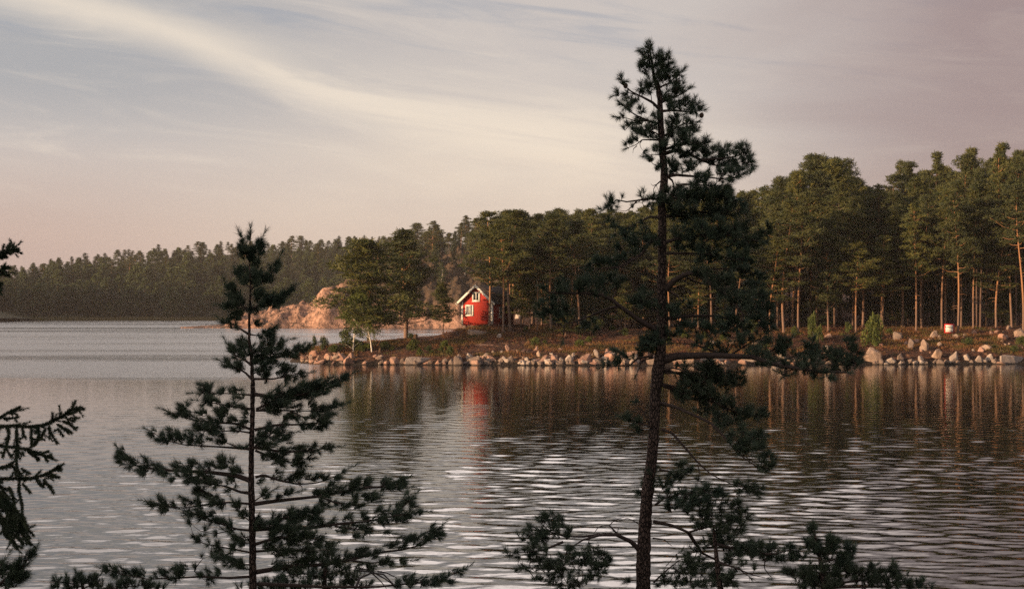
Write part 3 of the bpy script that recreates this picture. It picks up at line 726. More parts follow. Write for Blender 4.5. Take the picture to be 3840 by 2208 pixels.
# ------------------------------------------------------------------ sign, bench, stump
def sign():
    d, x = hit(3560, 1256); g = float(H0(np.array([x]), np.array([d]))[0])
    zc = CZ-(1231.5-HZ)/F*d; w = 37/F*d; hh = 35/F*d
    e = empty('warning_sign', (x, d, g), 'square white notice board with red border and dark lettering on the bank', 'sign')
    e.rotation_euler = (0, 0, math.radians(-8)); zc -= g
    b = MB(); b.box((0, 0, zc), (w, .04, hh)); b.build('board', M['sign_red'], e)
    b = MB(); b.box((0, -.024, zc), (w*.74, .008, hh*.74)); b.build('face', M['white'], e)
    b = MB(); b.box((w*.28, .06, zc/2+.1), (.09, .07, zc+.6)); b.build('post', M['metal'], e)
    b = MB(); b.box((-w*.28, .06, zc/2+.1), (.09, .07, zc+.6)); b.build('post', M['metal'], e)
    cu = bpy.data.curves.new('lettering', 'FONT'); cu.body = 'KABEL'; cu.size = w*.29; cu.align_x = 'CENTER'; cu.align_y = 'CENTER'; cu.extrude = .002; cu.offset = .003
    to = bpy.data.objects.new('tmp', cu); COL.objects.link(to); bpy.context.view_layer.update()
    me = bpy.data.meshes.new_from_object(to.evaluated_get(bpy.context.evaluated_depsgraph_get())); bpy.data.objects.remove(to)
    me.materials.clear(); me.materials.append(M['sign_black'])
    o = obj('lettering', me, e); o.location = (0, -.032, zc+hh*.13); o.rotation_euler = (math.radians(90), 0, 0)
    b = MB()
    for i, (a, l) in enumerate([(-.30,.05),(-.22,.06),(-.14,.05),(-.03,.05),(.04,.05),(.15,.05),(.23,.06),(.30,.04)]):
        b.box((a*w, -.031, zc-hh*.19), (l*w, .006, hh*.075))
    b.build('small_print', M['curtain'], e)
sign()
d, x = hit(1268, 1312); g = float(H0(np.array([x]), np.array([d]))[0]); zt = CZ-(1293-HZ)/F*d-g
e = empty('bench', (x-.1, d, g), 'small weathered plank bench on the spit beside the leafy bush', 'bench')
b = MB(); b.box((0, 0, zt), (.85, .36, .07)); b.build('seat', M['wood'], e)
for s in (-.14, .2):
    b = MB(); b.box((s, 0, zt/2-.15), (.14, .3, zt+.22)); b.build('leg', M['wood'], e)
def stump(px, py, w, h_, lab):
    d, x = hit(px, py); g = float(H0(np.array([x]), np.array([d]))[0]); rg = np.random.default_rng(px)
    e = empty('tree_stump', (x, d, g), lab, 'stump')
    b = MB(); b.tube([[0,0,-.3],[0.02,0,h_*.3],[.03,0,h_*.8],[.03,0,h_]], [w*.62,w*.5,w*.46,w*.42], 10); b.build('bole', M['stump'], e, True)
    for i in range(5):
        a = i*1.26+rg.random(); b = MB(); b.tube([[math.cos(a)*w*.35, math.sin(a)*w*.35, .12], [math.cos(a)*w*.9, math.sin(a)*w*.9, -.12]], [w*.16, w*.07], 6); b.build('root', M['stump'], e, True)
stump(1558, 1274, .60, .72, 'short dark sawn stump right of the big spit pine')
stump(1425, 1322, .35, .55, 'small dark stump with pale cut face right of the birch foot')

# ------------------------------------------------------------------ boulders
import bmesh
def boulder_mesh(seed, mat):
    r = random.Random(seed); bm = bmesh.new()
    ax = (1, r.uniform(.7, 1), r.uniform(.55, .85))
    for i in range(r.randint(11, 17)):
        v = Vector((r.gauss(0, 1), r.gauss(0, 1), r.gauss(0, 1))).normalized(); k_ = r.uniform(.8, 1.05)
        bm.verts.new((v.x*ax[0]*k_, v.y*ax[1]*k_, v.z*ax[2]*k_))
    g = bmesh.ops.convex_hull(bm, input=bm.verts[:])
    bmesh.ops.delete(bm, geom=[v for v in bm.verts if not v.link_faces], context='VERTS')
    bmesh.ops.bevel(bm, geom=bm.edges[:]+bm.verts[:], offset=.06, segments=1, affect='EDGES', profile=.6)
    bmesh.ops.triangulate(bm, faces=bm.faces[:])
    bmesh.ops.subdivide_edges(bm, edges=bm.edges[:], cuts=1, use_grid_fill=True)
    from mathutils import noise as mn
    for v in bm.verts: v.co += v.co.normalized()*0.05*mn.noise(v.co*2.2+Vector((seed, 0, 0)))+v.co.normalized()*0.02*mn.noise(v.co*7)
    me = bpy.data.meshes.new('boulder'); bm.to_mesh(me); bm.free()
    me.materials.append(M[mat])
    zs = [v.co.z for v in me.vertices]; me['h'] = max(zs)
    return me
ROCK = {}
for mt in ('rock', 'rock_pink', 'rock_pale', 'rock_dark'):
    ROCK[mt] = [boulder_mesh(s_+len(mt)*10, mt) for s_ in range(7)]
def slab_mesh(seed, mat):
    r = random.Random(seed); bm = bmesh.new()
    for i in range(34):
        x_ = r.uniform(-1, 1); y_ = r.uniform(-1, 1)*math.sqrt(max(.05, 1-x_*x_))
        top = (.25+.55*(x_+1)/2*(1 if seed % 2 else -1) if seed % 2 else .8-.5*(x_+1)/2)
        bm.verts.new((x_, y_, top*(1-.35*y_*y_)*r.uniform(.6, 1.1))); bm.verts.new((x_*1.12, y_*1.05, -.9))
    bmesh.ops.convex_hull(bm, input=bm.verts[:])
    bmesh.ops.delete(bm, geom=[v for v in bm.verts if not v.link_faces], context='VERTS')
    bmesh.ops.bevel(bm, geom=bm.edges[:], offset=.03, segments=1, affect='EDGES')
    bmesh.ops.triangulate(bm, faces=bm.faces[:]); bmesh.ops.subdivide_edges(bm, edges=bm.edges[:], cuts=2, use_grid_fill=True)
    from mathutils import noise as mn
    for v in bm.verts: v.co.z += .10*mn.noise(v.co*3.1+Vector((seed, 1, 0)))+.05*mn.noise(v.co*9); v.co.x += .05*mn.noise(v.co*3)
    me = bpy.data.meshes.new('slab'); bm.to_mesh(me); bm.free(); me.materials.append(M[mat]); me['h'] = max(v.co.z for v in me.vertices); return me
SLAB = {mt: [slab_mesh(s_+i_*5, mt) for s_ in range(2)] for i_, mt in enumerate(ROCK)}
def stone(px, py, w, h_, mt, lab, grp=None, cat='boulder', name='boulder', dep=0.8, var=None, tilt=0.0):
    """centre pixel, width and height in photo pixels"""
    d, x = hit(px, py+h_/2); z = CZ-(py-HZ)/F*d; zf = CZ-(py+h_/2-HZ)/F*d
    rr = random.Random(int(px*7+py)); me = ROCK[mt][rr.randrange(7) if var is None else var] if w < 80 else SLAB[mt][int(px) % 2]
    o = obj(name, me); sx = w/F*d/2; sz = h_/F*d/2*1.25
    o.location = (x, d+sx*dep*.4, zf+sz*((.28 if grp else .42) if w < 80 else .05)); o.scale = (sx*1.05, sx*dep, sz/me['h']*1.02)
    o.rotation_euler = (rr.uniform(-.35, .35), tilt+rr.uniform(-.3, .3) if w < 80 else 0, rr.uniform(-.6, .6))
    tag(o, lab, cat, grp); return o
BIG = [
 (3278,1326,78,74,'rock','largest tawny boulder at the water, under the round bush'),
 (3514,1325,66,50,'rock','rounded tawny boulder leaning left of the pale block'),
 (3575,1334,50,42,'rock_pale','pale block-shaped boulder with a bright flat face at the water'),
 (3470,1290,36,46,'rock','upright pointed boulder on the bank behind the waterline stones'),
 (3418,1285,34,44,'rock_dark','dark grey boulder left of the upright pointed one'),
 (3440,1276,20,20,'rock_pink','small orange-pink stone beside the upright pointed boulder'),
 (3341,1350,46,25,'rock_pale','flat bluish-white boulder right of the largest tawny one'),
 (3378,1338,44,34,'rock','squat tawny boulder, second right of the largest one'),
 (3452,1343,40,26,'rock_pale','angular cream boulder in the middle of the right waterline'),
 (3418,1352,36,20,'rock_dark','low dusky boulder left of the angular cream one'),
 (3325,1366,30,18,'rock_pale','small cream wedge stone standing in the water'),
 (3626,1338,30,28,'rock_pale','small bluish-white stone right of the block-shaped boulder'),
 (3676,1346,46,32,'rock_pale','round cream boulder left end of the white slab'),
 (3712,1338,34,28,'rock_pale','domed white boulder touching the long white slab'),
 (3800,1336,150,40,'rock_pale','long sloping white slab at the edge of the frame'),
 (3700,1300,54,26,'rock','flat-topped brown block above the round cream boulder'),
 (3760,1362,60,16,'rock_pink','low orange ledge stone under the long white slab'),
 (3825,1245,50,44,'rock','tawny outcrop high on the bank at the frame edge'),
 (3112,1308,52,38,'rock_pale','pale boulder behind the tip of the long low bough'),
 (3170,1338,50,30,'rock','brown boulder under the tip of the long low bough'),
 (2935,1330,60,34,'rock_pale','pale boulder seen beneath the long low bough'),
 (3020,1345,56,26,'rock','tawny boulder beneath the outer part of the long low bough'),
 (2690,1330,150,44,'rock_pale','wide pale granite slab behind the low boughs'),
 (2830,1335,110,40,'rock_pale','second wide pale slab right behind the low boughs'),
 (2555,1338,110,40,'rock','broad tawny slab just right of the tall trunk'),
 (2672,1283,30,18,'rock_pale','small pale dome rock on the bank behind the boughs'),
 (2745,1284,28,18,'rock','small tan dome rock on the bank behind the boughs'),
 (2838,1284,40,18,'rock_dark','grey flat rock on the bank behind the boughs'),
 (2390,1313,96,44,'rock_pink','broad pinkish sloping slab left of the tall trunk'),
 (2370,1342,70,24,'rock_pale','low white slab under the pinkish sloping slab'),
 (2239,1322,36,38,'rock_pale','tall white boulder, left one of the pair near the pinkish slab'),
 (2280,1326,44,34,'rock_pink','rosy boulder, right one of the pair near the pinkish slab'),
 (2138,1342,46,28,'rock_pale','white block boulder in the middle of the stone row'),
 (2104,1348,30,22,'rock_pale','round grey-white stone left of the white block'),
 (2150,1330,22,22,'rock_pale','pale stone perched behind the white block'),
 (1977,1347,32,26,'rock_pale','cream block with orange lower edge in the stone row'),
 (2020,1325,24,26,'rock','narrow upright stone in the back of the stone row'),
 (1904,1303,26,32,'rock_pink','standing rosy stone alone on the bank below the two glowing trunks'),
 (1822,1335,36,32,'rock','tawny faceted boulder below the cabin'),
 (1721,1339,36,32,'rock','grey boulder with lit edge below the left end of the cabin'),
 (1760,1334,34,28,'rock_pale','pale boulder beside the lit-edged grey one'),
 (1904,1345,30,26,'rock_pale','pale round stone at the water below the standing rosy stone'),
 (1582,1341,136,28,'rock_pale','long flat white slab streaked with grey at the water'),
 (1478,1350,50,36,'rock_pink','salmon-coloured wedge boulder left of the long white slab'),
 (1508,1352,24,30,'rock_dark','dark boulder between the salmon wedge and the white slab'),
 (1303,1349,44,40,'rock_pink','big rosy boulder near the spit tip, right of two'),
 (1279,1335,44,32,'rock_pink','big rosy boulder near the spit tip, left of two'),
 (1197,1354,58,28,'rock_pink','long low orange boulder at the very tip of the spit'),
 (1232,1340,24,18,'rock','small tan stone between the tip boulder and the rosy pair'),
 (1150,1352,28,14,'rock','low stone ending the spit'),
 (1422,1364,18,16,'rock_pale','two-lobed cream stone in the water before the spit'),
 (1406,1333,18,14,'rock_pink','small pinkish stone on the spit under the birch'),
 (1790,1240,84,26,'rock','sloping pale outcrop right under the cabin'),
 (1872,1258,24,20,'rock_pale','pale stone at the foot of the slim curved pine'),
 (1944,1184,36,18,'rock_pale','unidentified pale shape built as a grey boulder beside the shaded end of the cabin'),  # stand-in for a pale shape of unknown kind
 (2553,1196,34,14,'rock_pink','sunlit orange rock ledge behind the tall trunk'),
 (3105,1258,40,16,'rock_pink','low flat rock at the foot of the lone slender pine'),
]
for (px, py, w, h_, mt, lab) in BIG:
    stone(px, py, w, h_, mt, lab, dep=(.35 if w > 90 else .8))
rs = random.Random(77)
def scatter(px0, px1, n, y0f, w0, w1, mats, lab, grp):
    for i in range(n):
        px = rs.uniform(px0, px1); py = y0f(px)+rs.gauss(0, 1); w = rs.uniform(w0, w1)*math.exp(rs.gauss(-.05, .32))
        stone(px, py-w*.3, w, w*rs.uniform(.42, .9), rs.choice(mats), lab, grp, 'stone', 'shore_stone', tilt=rs.uniform(-.3, .3))
wl = lambda px: np.interp(px, [1120,1200,1300,1700,2350,3300,3840], [1360,1368,1369,1371,1372,1368,1365])
scatter(1690, 2360, 52, lambda p_: wl(p_)-3, 24, 46, ['rock_pale','rock','rock','rock_pink','rock_dark','rock_dark'], 'loose stone lying at the water in the stone row below the cabin', 'stones of the stone row')
scatter(1690, 2350, 44, lambda p_: wl(p_)-18, 20, 42, ['rock_pale','rock','rock_dark','rock_pink'], 'stone in the upper course of the stone row below the cabin', 'upper stones of the stone row')
scatter(1700, 2340, 28, lambda p_: wl(p_)-rs.uniform(28, 60), 12, 26, ['rock','rock_dark','rock_pink','rock_pale'], 'small stone scattered on the bank above the stone row', 'scattered stones above the row')
scatter(1130, 1690, 34, lambda p_: wl(p_)-4, 16, 38, ['rock','rock_pink','rock_dark'], 'small brown stone along the edge of the spit', 'stones along the spit')
scatter(1130, 1450, 26, lambda p_: wl(p_)-rs.uniform(14, 45), 14, 34, ['rock','rock_pink'], 'reddish stone on the crest of the spit', 'stones on the spit crest')
scatter(2360, 3240, 36, lambda p_: wl(p_)-5, 22, 48, ['rock_pale','rock','rock_pink','rock_dark'], 'stone at the water beneath the long low bough', 'stones beneath the long bough')
scatter(3220, 3850, 34, lambda p_: wl(p_)-4, 16, 38, ['rock_pale','rock','rock_dark','rock_dark'], 'small stone in the water below the white notice board', 'stones below the notice board')
scatter(3240, 3850, 34, lambda p_: 1300-(p_-3240)*.03+rs.uniform(-46, 34), 10, 30, ['rock','rock_dark','rock_pink'], 'stone scattered on the heather bank around the notice board', 'stones around the notice board')
scatter(3690, 3850, 12, lambda p_: 1265+rs.uniform(-30, 20), 12, 32, ['rock_pink','rock'], 'rubble stone high on the bank at the frame edge', 'rubble at the frame edge')

# ------------------------------------------------------------------ bushes, grass, reeds
def bush_proto(seed, mat, up=.3):
    rg = np.random.default_rng(seed); b = MB(); st = MB()
    for i in range(16):
        a = rg.uniform(0, 6.3); r = rg.uniform(0, .75); hgt_ = rg.uniform(.25, 1)*(1-.35*r)
        c_ = (math.cos(a)*r, math.sin(a)*r, hgt_)
        clump(b, c_, .3, .3, 95, rg, .13, flat_=1, up=up, wid=.4)
        st.tube([[0, 0, -.1], [c_[0]*.5, c_[1]*.5, c_[2]*.55], c_], [.02, .014, .005], 4)
    return b.mesh('foliage', M[mat]), st.mesh('stems', M['bark_twig'])
BU = [bush_proto(1, 'shrub'), bush_proto(2, 'shrub', .8), bush_proto(3, 'crown_leafy', .5)]
for (px, pb, pt, w, v_, lab) in [
    (3280,1300,1185,110,0,'big round green bush above the largest tawny boulder'),
    (3050,1290,1180,60,1,'yellow-green bush left of the lone slender pine'),
    (3075,1280,1222,44,1,'small yellow-green bush at the foot of the lone slender pine'),
    (3180,1250,1210,40,2,'low bush between the lone pine and the round bush'),
    (1300,1300,1238,66,1,'dark leafy bush under the birches on the spit'),
    (1213,1314,1264,46,2,'sparse bush with open twigs near the spit tip'),
    (1178,1310,1258,22,2,'thin upright sapling left of the sparse bush on the spit'),
    (1360,1318,1286,60,0,'low green bush in front of the birch foot'),
    (1540,1272,1250,44,2,'tuft of bush at the foot of the big spit pine'),
    (1690,1330,1300,40,0,'yellow-green weed clump above the waterline below the cabin'),
    (2480,1345,1300,60,1,'mossy green bush just behind the tall trunk'),
    (3830,1300,1262,60,1,'grassy bush by the white slab at the frame edge'),
    (2820,1250,1195,70,0,'leafy bush at the wood edge right of the tall pine'),
    (2230,1240,1190,80,2,'shaded bush at the wood edge left of the tall pine')]:
    d, x = hit(px, pb); g = float(H0(np.array([x]), np.array([d]))[0])
    e = empty('bush', (x, d, g), lab, 'bush'); s_ = w/F*d/2/1.0; e.scale = (s_, s_*.8, (pb-pt)/F*d/1.15)
    f_, s2 = BU[v_]; obj('foliage', f_, e); obj('stems', s2, e)

M['heather'] = mat_leaf('heather', (0.10,0.045,0.035), (0.17,0.075,0.045), (0.12,0.06,0.04), 0.7, 0.0, 0.2)
rg = np.random.default_rng(9)
def blades(b, C, hgt_, wid, rg):
    n = len(C); a = rg.uniform(0, 6.28, n); ln = rg.normal(size=(n, 2))*.25
    s = np.stack([np.cos(a), np.sin(a), np.zeros(n)], 1)*wid[:, None]
    tip = C+np.stack([ln[:, 0]*hgt_, ln[:, 1]*hgt_, hgt_], 1)
    b.add(np.stack([C-s, C+s, tip], 1).reshape(-1, 3), np.arange(n*3).reshape(-1, 3))
n = 90000; X = rg.uniform(-26, 64, n); Y = yfront(X)+rg.uniform(1.5, 24, n)
keep = (fbm(X*.25, Y*.25, 3, 77) > -0.02) & ((X > -9) | (Y-yfront(X) < 12)) & (H0(X, Y) > .9); X = X[keep]; Y = Y[keep]
b = MB(); blades(b, np.stack([X, Y, H0(X, Y)-.02], 1), rg.uniform(.12, .42, len(X)), rg.uniform(.02, .05, len(X)), rg)
tag(b.build('bank_grass', M['grass']), 'dry orange and green grass growing on the bank', 'grass', kind='stuff')
rb = random.Random(31)
for i in range(46):
    px = rb.uniform(1950, 3850) if i < 34 else rb.uniform(1230, 1700); py = rb.uniform(1236, 1322) if i < 34 else rb.uniform(1300, 1340)
    d, x = hit(px, py); g = float(H0(np.array([x]), np.array([d]))[0])
    if g < .9: continue
    on = 'spit' if i >= 34 else 'wooded bank'
    e = empty('bush', (x, d, g-.05), 'low self-sown shrub scattered over the '+on, 'bush', 'shrubs scattered over the '+on)
    s_ = rb.uniform(.35, 1.0); e.scale = (s_, s_, s_*rb.uniform(.7, 1.3)); e.rotation_euler = (0, 0, rb.uniform(0, 6))
    f_, s2 = BU[rb.randrange(3)]; obj('foliage', f_, e); obj('stems', s2, e)
# low heather and bilberry tufts over the bank and the wood floor
for nm, mt, n, thr, lab_ in (('heather', 'heather', 2600, -.05, 'dark red-brown heather covering the bank'), ('low_greenery', 'shrub', 420, .16, 'low green weeds in patches on the bank')):
    X = rg.uniform(-24, 66, n); Y = yfront(X)+rg.uniform(3, 30, n); kp = (fbm(X*.2, Y*.2, 3, 91+len(nm)) > thr) & (H0(X, Y) > 1.0) & ((X > -9) | (Y-yfront(X) < 13)); X = X[kp]; Y = Y[kp]; Zg = H0(X, Y)
    b = MB()
    for x_, y_, z_ in zip(X, Y, Zg):
        r_ = rg.uniform(.18, .5); clump(b, (x_, y_, z_+.05), r_, r_*.55, 26, rg, .16, flat_=1, up=.6, wid=.35)
    tag(b.build(nm, M[mt]), lab_, nm.replace('_', ' '), kind='stuff')
n = 26000; X = rg.uniform(-270, -120, n); Y = rg.uniform(646, 672, n); k2 = (Hfar(X, Y) < 1.2) & (Hfar(X, Y) > -4.5); X = X[k2]; Y = Y[k2]
b = MB(); blades(b, np.stack([X, Y, np.full(len(X), -.3)], 1), rg.uniform(1.2, 2.4, len(X)), rg.uniform(.04, .09, len(X)), rg)
tag(b.build('reed_bed', M['reed']), 'brown reed bed along the far waterline', 'reeds', kind='stuff')
# ------------------------------------------------------------------ the nearest conifers: traced boughs, twigs and needles
FR = {'A': (2100,100,2.08), 'B': (1900,700,2.08), 'E': (1900,600,1.618), 'C': (1800,1200,1.4445), 'R': (2500,1600,1.89),
      'L': (400,800,2.08), 'M': (700,1400,1.8018), 'N': (0,1400,1.8022), 'U': (0,800,2.427)}
def pts(f, s):
    ox, oy, k_ = FR[f]
    return [(ox+float(a.split(',')[0])/k_, oy+float(a.split(',')[1])/k_) for a in s.split()]
def blobs_of(f, s):
    ox, oy, k_ = FR[f]; out = []
    for q in s.split():
        a = [float(v_) for v_ in q.split(',')]; out.append((ox+a[0]/k_, oy+a[1]/k_, a[2]/k_, a[3]/k_))
    return out
def W3(px, py, d): return np.stack([(px-1920.0)/F*d, d, CZ-(py-HZ)/F*d], -1)

def needles(b, base, dr, L, n_per, nl, wd, rg, spread=(0.45, 1.15)):
    """bottle-brush shoots: base (k,3), direction (k,3), length (k,)"""
    k_ = len(base); n = k_*n_per
    t_ = rg.uniform(0.0, 1.0, (k_, n_per)); d = np.repeat(dr[:, None, :], n_per, 1)
    P = base[:, None, :]+d*(L[:, None]*t_)[..., None]
    r = rg.normal(size=(k_, n_per, 3)); r -= (r*d).sum(-1, keepdims=True)*d; r /= np.linalg.norm(r, axis=-1, keepdims=True)+1e-9
    th = rg.uniform(spread[0], spread[1], (k_, n_per))*(1.0-0.35*t_)
    nd = d*np.cos(th)[..., None]+r*np.sin(th)[..., None]
    ln = nl*rg.uniform(.75, 1.15, (k_, n_per))
    tip = P+nd*ln[..., None]
    sd = np.cross(nd, rg.normal(size=(k_, n_per, 3))); sd /= np.linalg.norm(sd, axis=-1, keepdims=True)+1e-9
    sd *= wd/2
    mid = P+nd*(ln*0.55)[..., None]
    v = np.stack([P-sd, P+sd, tip], 2).reshape(-1, 3)
    b.add(v, np.arange(n*3).reshape(-1, 3))

def bough(parent, f, line, blobs, D, rg, r0, sty, trunk=None):
    p2 = np.array(pts(f, line)); n0 = len(p2)
    seg = np.r_[0, np.cumsum(np.linalg.norm(np.diff(p2, axis=0), axis=1))]; Lpx = seg[-1]
    lean = rg.choice([-1, 1])*rg.uniform(.15, .65)*sty.get('deep', 1.0)
    dt = lambda s_: lean*(s_/F*D)
    s_ = np.linspace(0, Lpx, max(3, int(Lpx/12)))
    X = np.interp(s_, seg, p2[:, 0]); Y = np.interp(s_, seg, p2[:, 1])
    wob = sty['wig']*16*np.sin(np.linspace(0, 3.0+Lpx/90, len(s_))+rg.uniform(0, 6))*np.linspace(0, 1, len(s_))
    Y = Y+wob*.25
    main = W3(X, Y, D+dt(s_)); rad = r0*(1-.78*(s_/Lpx)**.8)
    b = MB(); b.tube(main, rad, 6)
    nodes = [main[max(1, int(len(main)*.08)):]]; N = np.concatenate(nodes)
    tips = []; 
    for (cx, cy, rx, ry) in blobs_of(f, blobs) if blobs else []:
        k_ = np.argmin((X-cx)**2+(Y-cy)**2); dd = dt(s_[k_])
        n = max(1, int(math.pi*rx*ry*sty['dens']/430+rg.random()*.7))
        for i in range(n):
            a = rg.uniform(0, 6.283); q = math.sqrt(rg.uniform(.04, 1))*.92
            dep = dd+rg.uniform(-1, 1)*max(rx, ry)*1.15/F*D*sty.get('deep', 1.0)
            tx, ty = cx+math.cos(a)*q*rx, cy+math.sin(a)*q*ry
            tips.append((math.hypot(tx-X[k_], ty-Y[k_]), W3(tx, ty, D+dep), 1.25*math.sqrt(rx*ry)/F*D))
    tips.sort(key=lambda q: q[0])
    NB = MB(); bs = []; ds = []; Ls = []
    out0 = main[-1]-main[0]; out0 /= np.linalg.norm(out0)
    for _, tp, lim in tips:
        dist = np.linalg.norm(N-tp, axis=1); j = int(np.argmin(dist)); nd = N[j]; v = tp-nd; L = np.linalg.norm(v)+1e-6
        sh = max(.022, min(sty['shoot']*rg.uniform(.6, 1.25), lim))
        dr = v/L*sty['along']+out0*sty['out']+np.array([0, 0, 1.0])*sty['up']+rg.normal(size=3)*sty['rand']
        dr /= np.linalg.norm(dr); base = tp-dr*min(sh, max(L*.8, .03))*.8
        v = base-nd; L = np.linalg.norm(v)
        k_ = max(2, int(L/.03)); u = np.linspace(0, 1, k_+1)[:, None]
        side = np.cross(v, rg.normal(size=3)); side /= np.linalg.norm(side)+1e-9
        pth = nd+v*u+side*np.sin(u*math.pi)*L*sty['wig']*rg.uniform(-1, 1)*.5+np.array([0, 0, -1])*np.sin(u*math.pi)*L*.12
        if k_ > 3: pth[1:-1] += rg.normal(size=(k_-1, 3))*.006*sty['wig']
        r1 = sty['twig']*(0.7+min(L, .5)*2.2)
        full = np.vstack([pth, base+dr*sh*.85])
        b.tube(full, np.linspace(r1, sty['twig']*.5, len(full)), 4, cap=False)
        N = np.vstack([N, pth[1:]])
        bs.append(base); ds.append(dr); Ls.append(sh)
        if rg.random() < sty.get('side', .5):     # side shoot
            q = int(rg.integers(0, len(pth))); dr2 = dr+rg.normal(size=3)*.6; dr2 /= np.linalg.norm(dr2)
            bs.append(pth[q]); ds.append(dr2); Ls.append(sh*.6)
    if blobs and sty.get('tipshoot', True):
        e_ = main[-1]-main[-2]; e_ /= np.linalg.norm(e_); bs.append(main[-1]); ds.append(e_); Ls.append(sty['shoot'])
    br = b.build('bough', M['bark_twig' if not sty.get('bark') else sty['bark']], parent, True)
    if bs:
        needles(NB, np.array(bs), np.array(ds), np.array(Ls), sty['nn'], sty['nl'], sty['nw'], rg, sty.get('sp', (.45, 1.15)))
        NB.build('needles', M[sty.get('mat', 'needles_near')], br)
    return br

TALL = dict(dens=1.4, wig=.9, shoot=.05, along=.5, out=.25, up=.45, rand=.4, twig=.0034, nn=66, nl=.053, nw=.0023, side=.7)
YOUNG = dict(dens=1.45, wig=.45, shoot=.085, along=.35, out=.8, up=.22, rand=.25, twig=.0028, nn=74, nl=.047, nw=.0022, side=.9)
def conifer(name, label, cat, D, trunk, boughs, sty, seed, foot):
    rg = np.random.default_rng(seed)
    T2 = []
    for f, s in trunk[0]: T2 += pts(f, s)
    T2 = np.array(T2); gx = (T2[-1, 0]-1920)/F*D; gz = float(Hcam(np.array([gx]), np.array([D]))[0])
    e = empty(name, (gx, D, gz), label, cat)
    e2 = Vector((gx, D, gz))
    P = W3(T2[:, 0], T2[:, 1], np.full(len(T2), D))
    P = np.vstack([P, [[P[-1, 0]-.02, D, (P[-1, 2]+gz)/2], [P[-1, 0], D, gz-.3]]])
    R = np.r_[np.interp(np.arange(len(T2)), np.linspace(0, len(T2)-1, len(trunk[1])), trunk[1])/F*D/2, [trunk[1][-1]/F*D/2*1.15, trunk[1][-1]/F*D/2*1.7]]
    # finer trunk with small irregularities
    s_ = np.r_[0, np.cumsum(np.linalg.norm(np.diff(P, axis=0), axis=1))]; u = np.arange(0, s_[-1], .03)
    PP = np.stack([np.interp(u, s_, P[:, i]) for i in range(3)], 1); RR = np.interp(u, s_, R)*(1+rg.normal(size=len(u))*.04)
    PP[:, :2] += rg.normal(size=(len(u), 2))*.0015
    made = []
    b = MB(); b.tube(PP, RR, 10); made.append(b.build('trunk', M['bark_near'], e, True))
    for (f, line, bl, r0) in boughs: made.append(bough(e, f, line, bl, D, rg, r0, sty))
    # the parts were laid out in world space: shift them under the empty at the foot
    for o in made:
        o.matrix_parent_inverse = Matrix.Translation(-e2)
    return e
